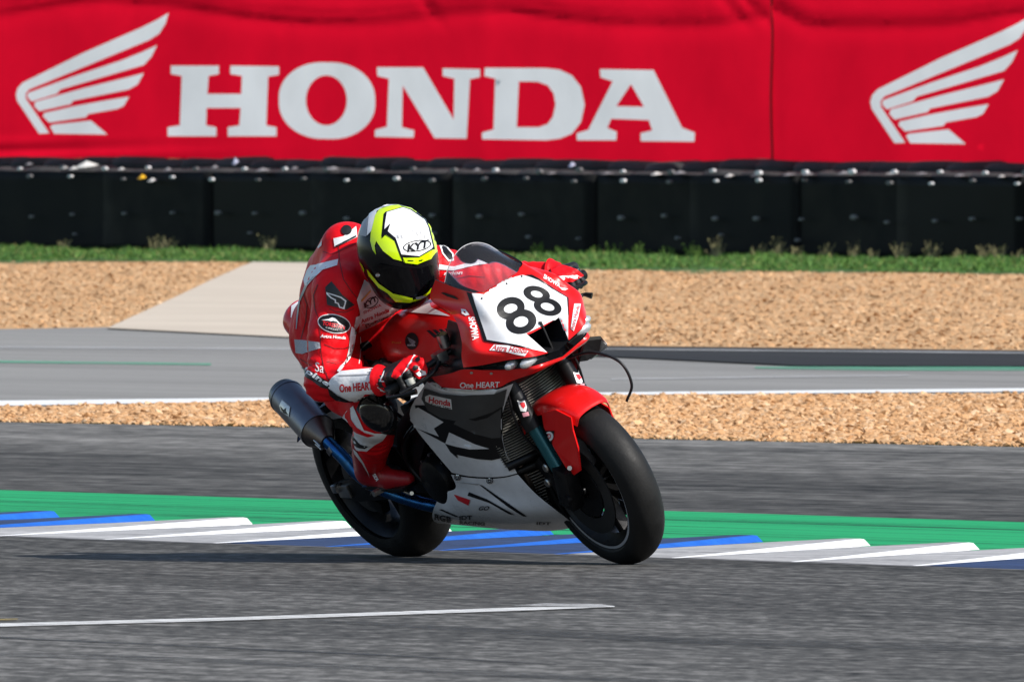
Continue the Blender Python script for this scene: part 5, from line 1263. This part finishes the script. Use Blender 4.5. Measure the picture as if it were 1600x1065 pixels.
# left arm, seen past the helmet and through the screen
sd('sleeve_patch', za([(105, 85), (150, 100), (195, 150), (200, 195), (165, 200), (125, 150)]), MDEC_W, 0.002)
sd('sleeve_patch', za([(118, 98), (148, 110), (187, 155), (190, 188), (168, 190), (132, 145)]), MDEC_K, 0.003)
sd('white_stripe', za([(90, 215), (200, 232), (330, 198), (440, 178), (470, 205), (330, 226), (200, 256), (90, 248)]), MWHTL, 0.002)
text('sleeve_lettering', 'nylon', za([(135, 283)])[0], za([(255, 278)])[0], (0, -5), tBd, MDEC_W, rider, 0.003, bold=0.03, shear=0.25)
# right lower leg
sd('white_leg_panel', z8([(608, 345), (640, 300), (690, 262), (720, 330), (770, 440), (850, 465), (945, 465), (905, 520), (850, 550), (790, 600), (715, 595), (665, 540), (625, 440)]), MWHTL, 0.002)
sd('red_leg_stripe', z8([(630, 320), (668, 275), (676, 360), (720, 420), (780, 460), (850, 478), (800, 490), (720, 462), (660, 425), (632, 380)]), MREDL, 0.0032)
sd('shin_vent', z8([(652, 480), (690, 490), (745, 545), (800, 560), (780, 580), (720, 570), (675, 530)]), MBLKL, 0.0032)
sd('knee_black_patch', [(558, 640), (566, 622), (580, 614), (604, 610), (630, 620), (636, 652), (622, 680), (598, 676), (574, 662)], MBLKL, 0.0042)  # plain black area over the knee and lower thigh
sd('inner_stretch_panel', [(566, 556), (596, 530), (640, 548), (650, 590), (610, 604), (574, 606)], MBLKL, 0.0016)
# knee slider: a domed puck
kc = L(581, 655, -0.375)
bm = bmesh.new(); bmesh.ops.create_uvsphere(bm, u_segments=22, v_segments=12, radius=1)
dirk = (CAML - kc).normalized(); rotk = Vector((0.45, -0.85, -0.1)).normalized().to_track_quat('Z', 'Y').to_matrix().to_4x4()
bmesh.ops.transform(bm, matrix=Matrix.Translation(kc + Vector((-0.02, 0.035, 0))) @ rotk @ Matrix.Diagonal((0.062, 0.066, 0.032, 1)), verts=bm.verts)
kn = bm_obj('knee_slider', bm, mat('polished_black_plastic', (0.006, 0.006, 0.007), 0.15, coat=0.6), rider, True)
V = []
# ---- boots
for s in (-1, 1):
    q = lambda x, y, z: (x, s * y, z)
    pr = [('c', q(0.335, 0.222, 0.425), q(0.46, 0.215, 0.408), 0.042, 0.038), ('c', q(0.46, 0.215, 0.408), q(0.545, 0.205, 0.398), 0.037, 0.026), ('c', q(0.365, 0.225, 0.45), q(0.50, 0.258, 0.565), 0.047, 0.060), ('c', q(0.33, 0.222, 0.44), q(0.345, 0.226, 0.50), 0.036, 0.03)]
    bt = blob('boot', pr, q(0.26, 0.33, 0.33) if s < 0 else q(0.26, 0.13, 0.33), q(0.62, 0.13, 0.66) if s < 0 else q(0.62, 0.33, 0.66), 0.008, 0.02, mat('red_boot', (0.34, 0.006, 0.012), 0.42, var=0.15, vscale=12, bump=0.3, bscale=50, bdist=0.005), rider)
    extrude_poly('sole', [(0.295, .388), (0.33, .378), (0.40, .376), (0.48, .366), (0.56, .372), (0.572, .388), (0.48, .384), (0.38, .392)], s * 0.185, s * 0.248, MBLK, bt, 0.004)
    if s < 0:
        tb = bvh_of(bt)
        text('boot_lettering', 'SIDI', z8([(835, 778)])[0], z8([(868, 828)])[0], (3.5, -3), tb, MDEC_W, rider, 0.002, bold=0.04)
        decal('boot_trim', z8([(690, 580), (720, 610), (770, 690), (800, 760), (812, 800), (795, 760), (755, 690), (700, 620)]), tb, MDEC_W, rider, 0.002)
        decal('boot_panel', z8([(880, 640), (960, 600), (1060, 640), (1090, 700), (1040, 755), (980, 745), (930, 700)]), tb, MBLKL, rider, 0.004)
# ---- gloves: palm, four fingers closed over the grip and a thumb from the side
for s in (-1, 1):
    def q(x, y, z): return (x, s * y, z)
    wr = wrR if s < 0 else wrL
    pr = [('c', wr, q(1.072, 0.352, 0.882), 0.037, 0.030, 0.02), ('c', q(1.068, 0.312, 0.886), q(1.062, 0.385, 0.874), 0.024, 0.021, 0.02), ('c', q(1.112, 0.305, 0.898), q(1.098, 0.392, 0.886), 0.020, 0.018, 0.02)]
    for k, (yy, r) in enumerate(((0.302, 0.0125), (0.329, 0.013), (0.356, 0.0128), (0.382, 0.0112))):
        dx = -0.33 * (yy - 0.30); dz = -0.13 * (yy - 0.30); e = 1.0 - 0.07 * abs(k - 1)
        K = q(1.118 + dx, yy, 0.897 + dz); A = q(1.118 + dx + 0.046 * e, yy, 0.889 + dz); B = q(1.118 + dx + 0.050 * e, yy, 0.852 + dz); C = q(1.118 + dx + 0.018, yy, 0.830 + dz)
        pr += [('c', K, A, r * 1.1, r, 0.006), ('c', A, B, r, r * 0.93, 0.004), ('c', B, C, r * 0.93, r * 0.8, 0.004)]
    pr += [('c', q(1.072, 0.305, 0.872), q(1.088, 0.280, 0.846), 0.017, 0.014, 0.008), ('c', q(1.088, 0.280, 0.846), q(1.128, 0.276, 0.832), 0.0135, 0.011, 0.004)]
    lo = (0.98, -0.46, 0.78) if s < 0 else (0.98, 0.22, 0.78); hi = (1.24, -0.22, 0.96) if s < 0 else (1.24, 0.46, 0.96)
    gl = blob('glove', pr, lo, hi, 0.004, 0.008, MBLKL, rider, relax=1)
    cuff = tube('glove_cuff', [Vector(wr) + (Vector(elR if s < 0 else elL) - Vector(wr)) * f for f in (0.09, 0.05, 0.0, -0.10)], [0.053, 0.050, 0.044, 0.037], MREDL, gl, n=4, seg=20)
    tg = bvh_of(gl)
    if s < 0:
        D_ = lambda nm, p, m, off=0.0012: decal(nm, p, tg, m, gl, off, 4)
        D_('glove_panel', zg([(185, 640), (210, 580), (270, 510), (350, 418), (420, 425), (500, 490), (528, 560), (505, 640), (440, 660), (340, 580), (285, 615), (235, 660)]), MREDL)
        D_('glove_panel', zg([(275, 640), (330, 560), (395, 440), (425, 425), (450, 440), (405, 500), (440, 560), (500, 590), (510, 620), (440, 640), (380, 565), (335, 570)]), MWHTL, 0.0022)
        for (cx, cy, r, m) in ((435, 490, 7.3, MREDL), (402, 560, 7.6, MREDL), (362, 612, 6.6, MBLK)):
            c = zg([(cx, cy)])[0]; D_('knuckle_guard', ellipse(*c, r, r * 0.95, 0, 20), m, 0.005); D_('knuckle_guard', ellipse(c[0] + 0.6, c[1], 3, 3, 0, 14), MBLK, 0.0062)
        D_('glove_panel', zg([(300, 680), (370, 640), (420, 650), (410, 700), (370, 725), (330, 715)]), mat('white_knuckle_print', (0.5, 0.5, 0.45), 0.4), 0.003)
        tc_ = bvh_of(cuff)
        decal('cuff_mark', [zg([(75, 685), (120, 590), (170, 545), (150, 690)]), zg([(92, 678), (128, 602), (158, 565), (140, 680)])], tc_, MDEC_W, gl, 0.0015, 4)
    else:
        decal('glove_panel', za([(820, 245), (870, 215), (990, 250), (1030, 290), (960, 330), (850, 330)]), tg, MREDL, gl, 0.0015, 4)
        decal('glove_panel', za([(840, 300), (985, 285), (1020, 300), (970, 312), (940, 300), (900, 318), (860, 310)]), tg, MWHTL, gl, 0.0025, 4)
# ---- helmet
hc = Vector(L(622, 396, -0.10))
R3 = BMI.to_3x3()
fW = Vector((0.15, -0.82, -0.55)).normalized(); uW = Vector((-0.25, -0.57, 0.78)); uW = (uW - fW * uW.dot(fW)).normalized(); lW = uW.cross(fW)
fB, lB, uB = R3 @ fW, R3 @ lW, R3 @ uW
HM = np.array([[fB[i], lB[i], uB[i]] for i in range(3)])
def hp(f, l, u): return tuple(np.array(hc) + HM @ np.array([f, l, u]))
hprims = [('e', hp(-0.012, 0, 0.012), (0.158, 0.130, 0.142), HM), ('e', hp(0.055, 0, -0.075), (0.112, 0.108, 0.085), HM, 0.05), ('e', hp(-0.055, 0, -0.06), (0.115, 0.112, 0.09), HM, 0.05), ('e', hp(-0.12, 0, 0.05), (0.07, 0.07, 0.04), HM, 0.03)]
c0 = np.array(hc)
helmet = blob('helmet', hprims, c0 - 0.26, c0 + 0.26, 0.0075, 0.03, MHBLK, rider)
tH = bvh_of(helmet)
zh = lambda p: zp(p, 5.605, 540, 300)
hd = lambda nm, p, m, off: decal(nm, p, tH, m, helmet, off, 5)
hd('white_rear_panel', zh([(222, 92), (260, 70), (330, 62), (420, 66), (520, 98), (330, 135), (275, 170), (240, 330), (188, 385), (205, 220)]), MHWHT, 0.001)
hd('green_rear_panel', zh([(180, 95), (228, 80), (165, 200), (125, 370), (92, 400), (92, 300), (140, 165)]), MGREENL, 0.001)
hd('grey_rear_panel', zh([(208, 135), (200, 260), (185, 390), (128, 380), (150, 245)]), MDEC_G, 0.0014)
hd('yellow_panel', zh([(225, 360), (262, 205), (300, 152), (400, 122), (510, 112), (600, 145), (700, 222), (780, 335), (818, 470), (800, 520), (768, 545), (745, 585), (690, 605), (600, 628), (530, 622), (500, 605), (420, 585), (330, 515), (272, 430), (258, 470), (270, 548), (240, 505), (220, 430)]), MYEL, 0.0014)
hd('black_outline', zh([(350, 180), (500, 136), (575, 158), (695, 242), (730, 310), (775, 500), (745, 510), (640, 572), (510, 575), (500, 612), (470, 545), (428, 430), (355, 372), (322, 410), (318, 380), (335, 200)]), MHBLK, 0.0022)
hd('white_panel', zh([(364, 184), (500, 144), (565, 166), (685, 250), (715, 312), (756, 480), (742, 498), (640, 560), (488, 545), (442, 412), (375, 350), (343, 335), (347, 285)]), MHWHT, 0.003)
hd('black_notch', zh([(335, 340), (395, 280), (372, 350), (440, 405), (430, 425), (355, 375), (325, 400)]), MHBLK, 0.0038)
hd('brow_vent', zh([(500, 572), (640, 590), (700, 560), (760, 508), (766, 545), (720, 590), (620, 630), (520, 616)]), MYEL, 0.0045)
hd('brow_vent_slot', zh([(535, 592), (590, 596), (585, 603), (545, 602)]), MHBLK, 0.0056); hd('brow_vent_slot', zh([(630, 595), (665, 588), (660, 600), (636, 604)]), MHBLK, 0.0056)
kc_ = zh([(620, 473)])[0]
hd('helmet_logo', [ellipse(*kc_, 21.5, 8.6, -0.16, 32), ellipse(*kc_, 19.8, 7.0, -0.16, 32)], MHBLK, 0.0038)
text('helmet_logo', 'KYT', zh([(535, 525)])[0], zh([(712, 482)])[0], (1.2, -11), tH, MHBLK, helmet, 0.0038, bold=0.05)
for k in range(9):
    x = 450 + k * 32; y = 400 - 70 * math.sin((k + 1) / 10 * math.pi) + (k % 2) * 18
    hd('flake_print', zh([(x, y), (x + 14, y + 4), (x + 18, y + 40), (x + 8, y + 22), (x + 2, y + 36)]), mat('light_grey_print', (0.42, 0.42, 0.43), 0.3), 0.0046) if k < 8 else None
visor = hd('visor', zh([(245, 650), (300, 625), (400, 645), (500, 660), (640, 665), (760, 635), (768, 760), (752, 820), (700, 878), (620, 912), (520, 905), (380, 848), (300, 775), (258, 715)]), MVIS, 0.004)
hd('visor_pivot', ellipse(*zh([(292, 718)])[0], 3.2, 3.2, 0, 14), MALU, 0.006)
hd('chin_line', zh([(198, 668), (215, 690), (300, 795), (420, 882), (585, 922), (585, 938), (440, 918), (300, 832), (212, 725)]), MYEL, 0.0048)
hd('chin_panel', zh([(350, 862), (440, 922), (585, 940), (640, 930), (720, 872), (748, 835), (735, 880), (660, 935), (560, 965), (440, 958)]), MYEL, 0.0014)
hd('chin_highlight', zh([(608, 915), (660, 902), (700, 905), (660, 925), (615, 932)]), MDEC_G, 0.005)  # highlight on the chin bar, painted in as a pale grey patch
hd('side_line', zh([(128, 608), (150, 640), (168, 675), (162, 725), (140, 680)]), MYEL, 0.0014)
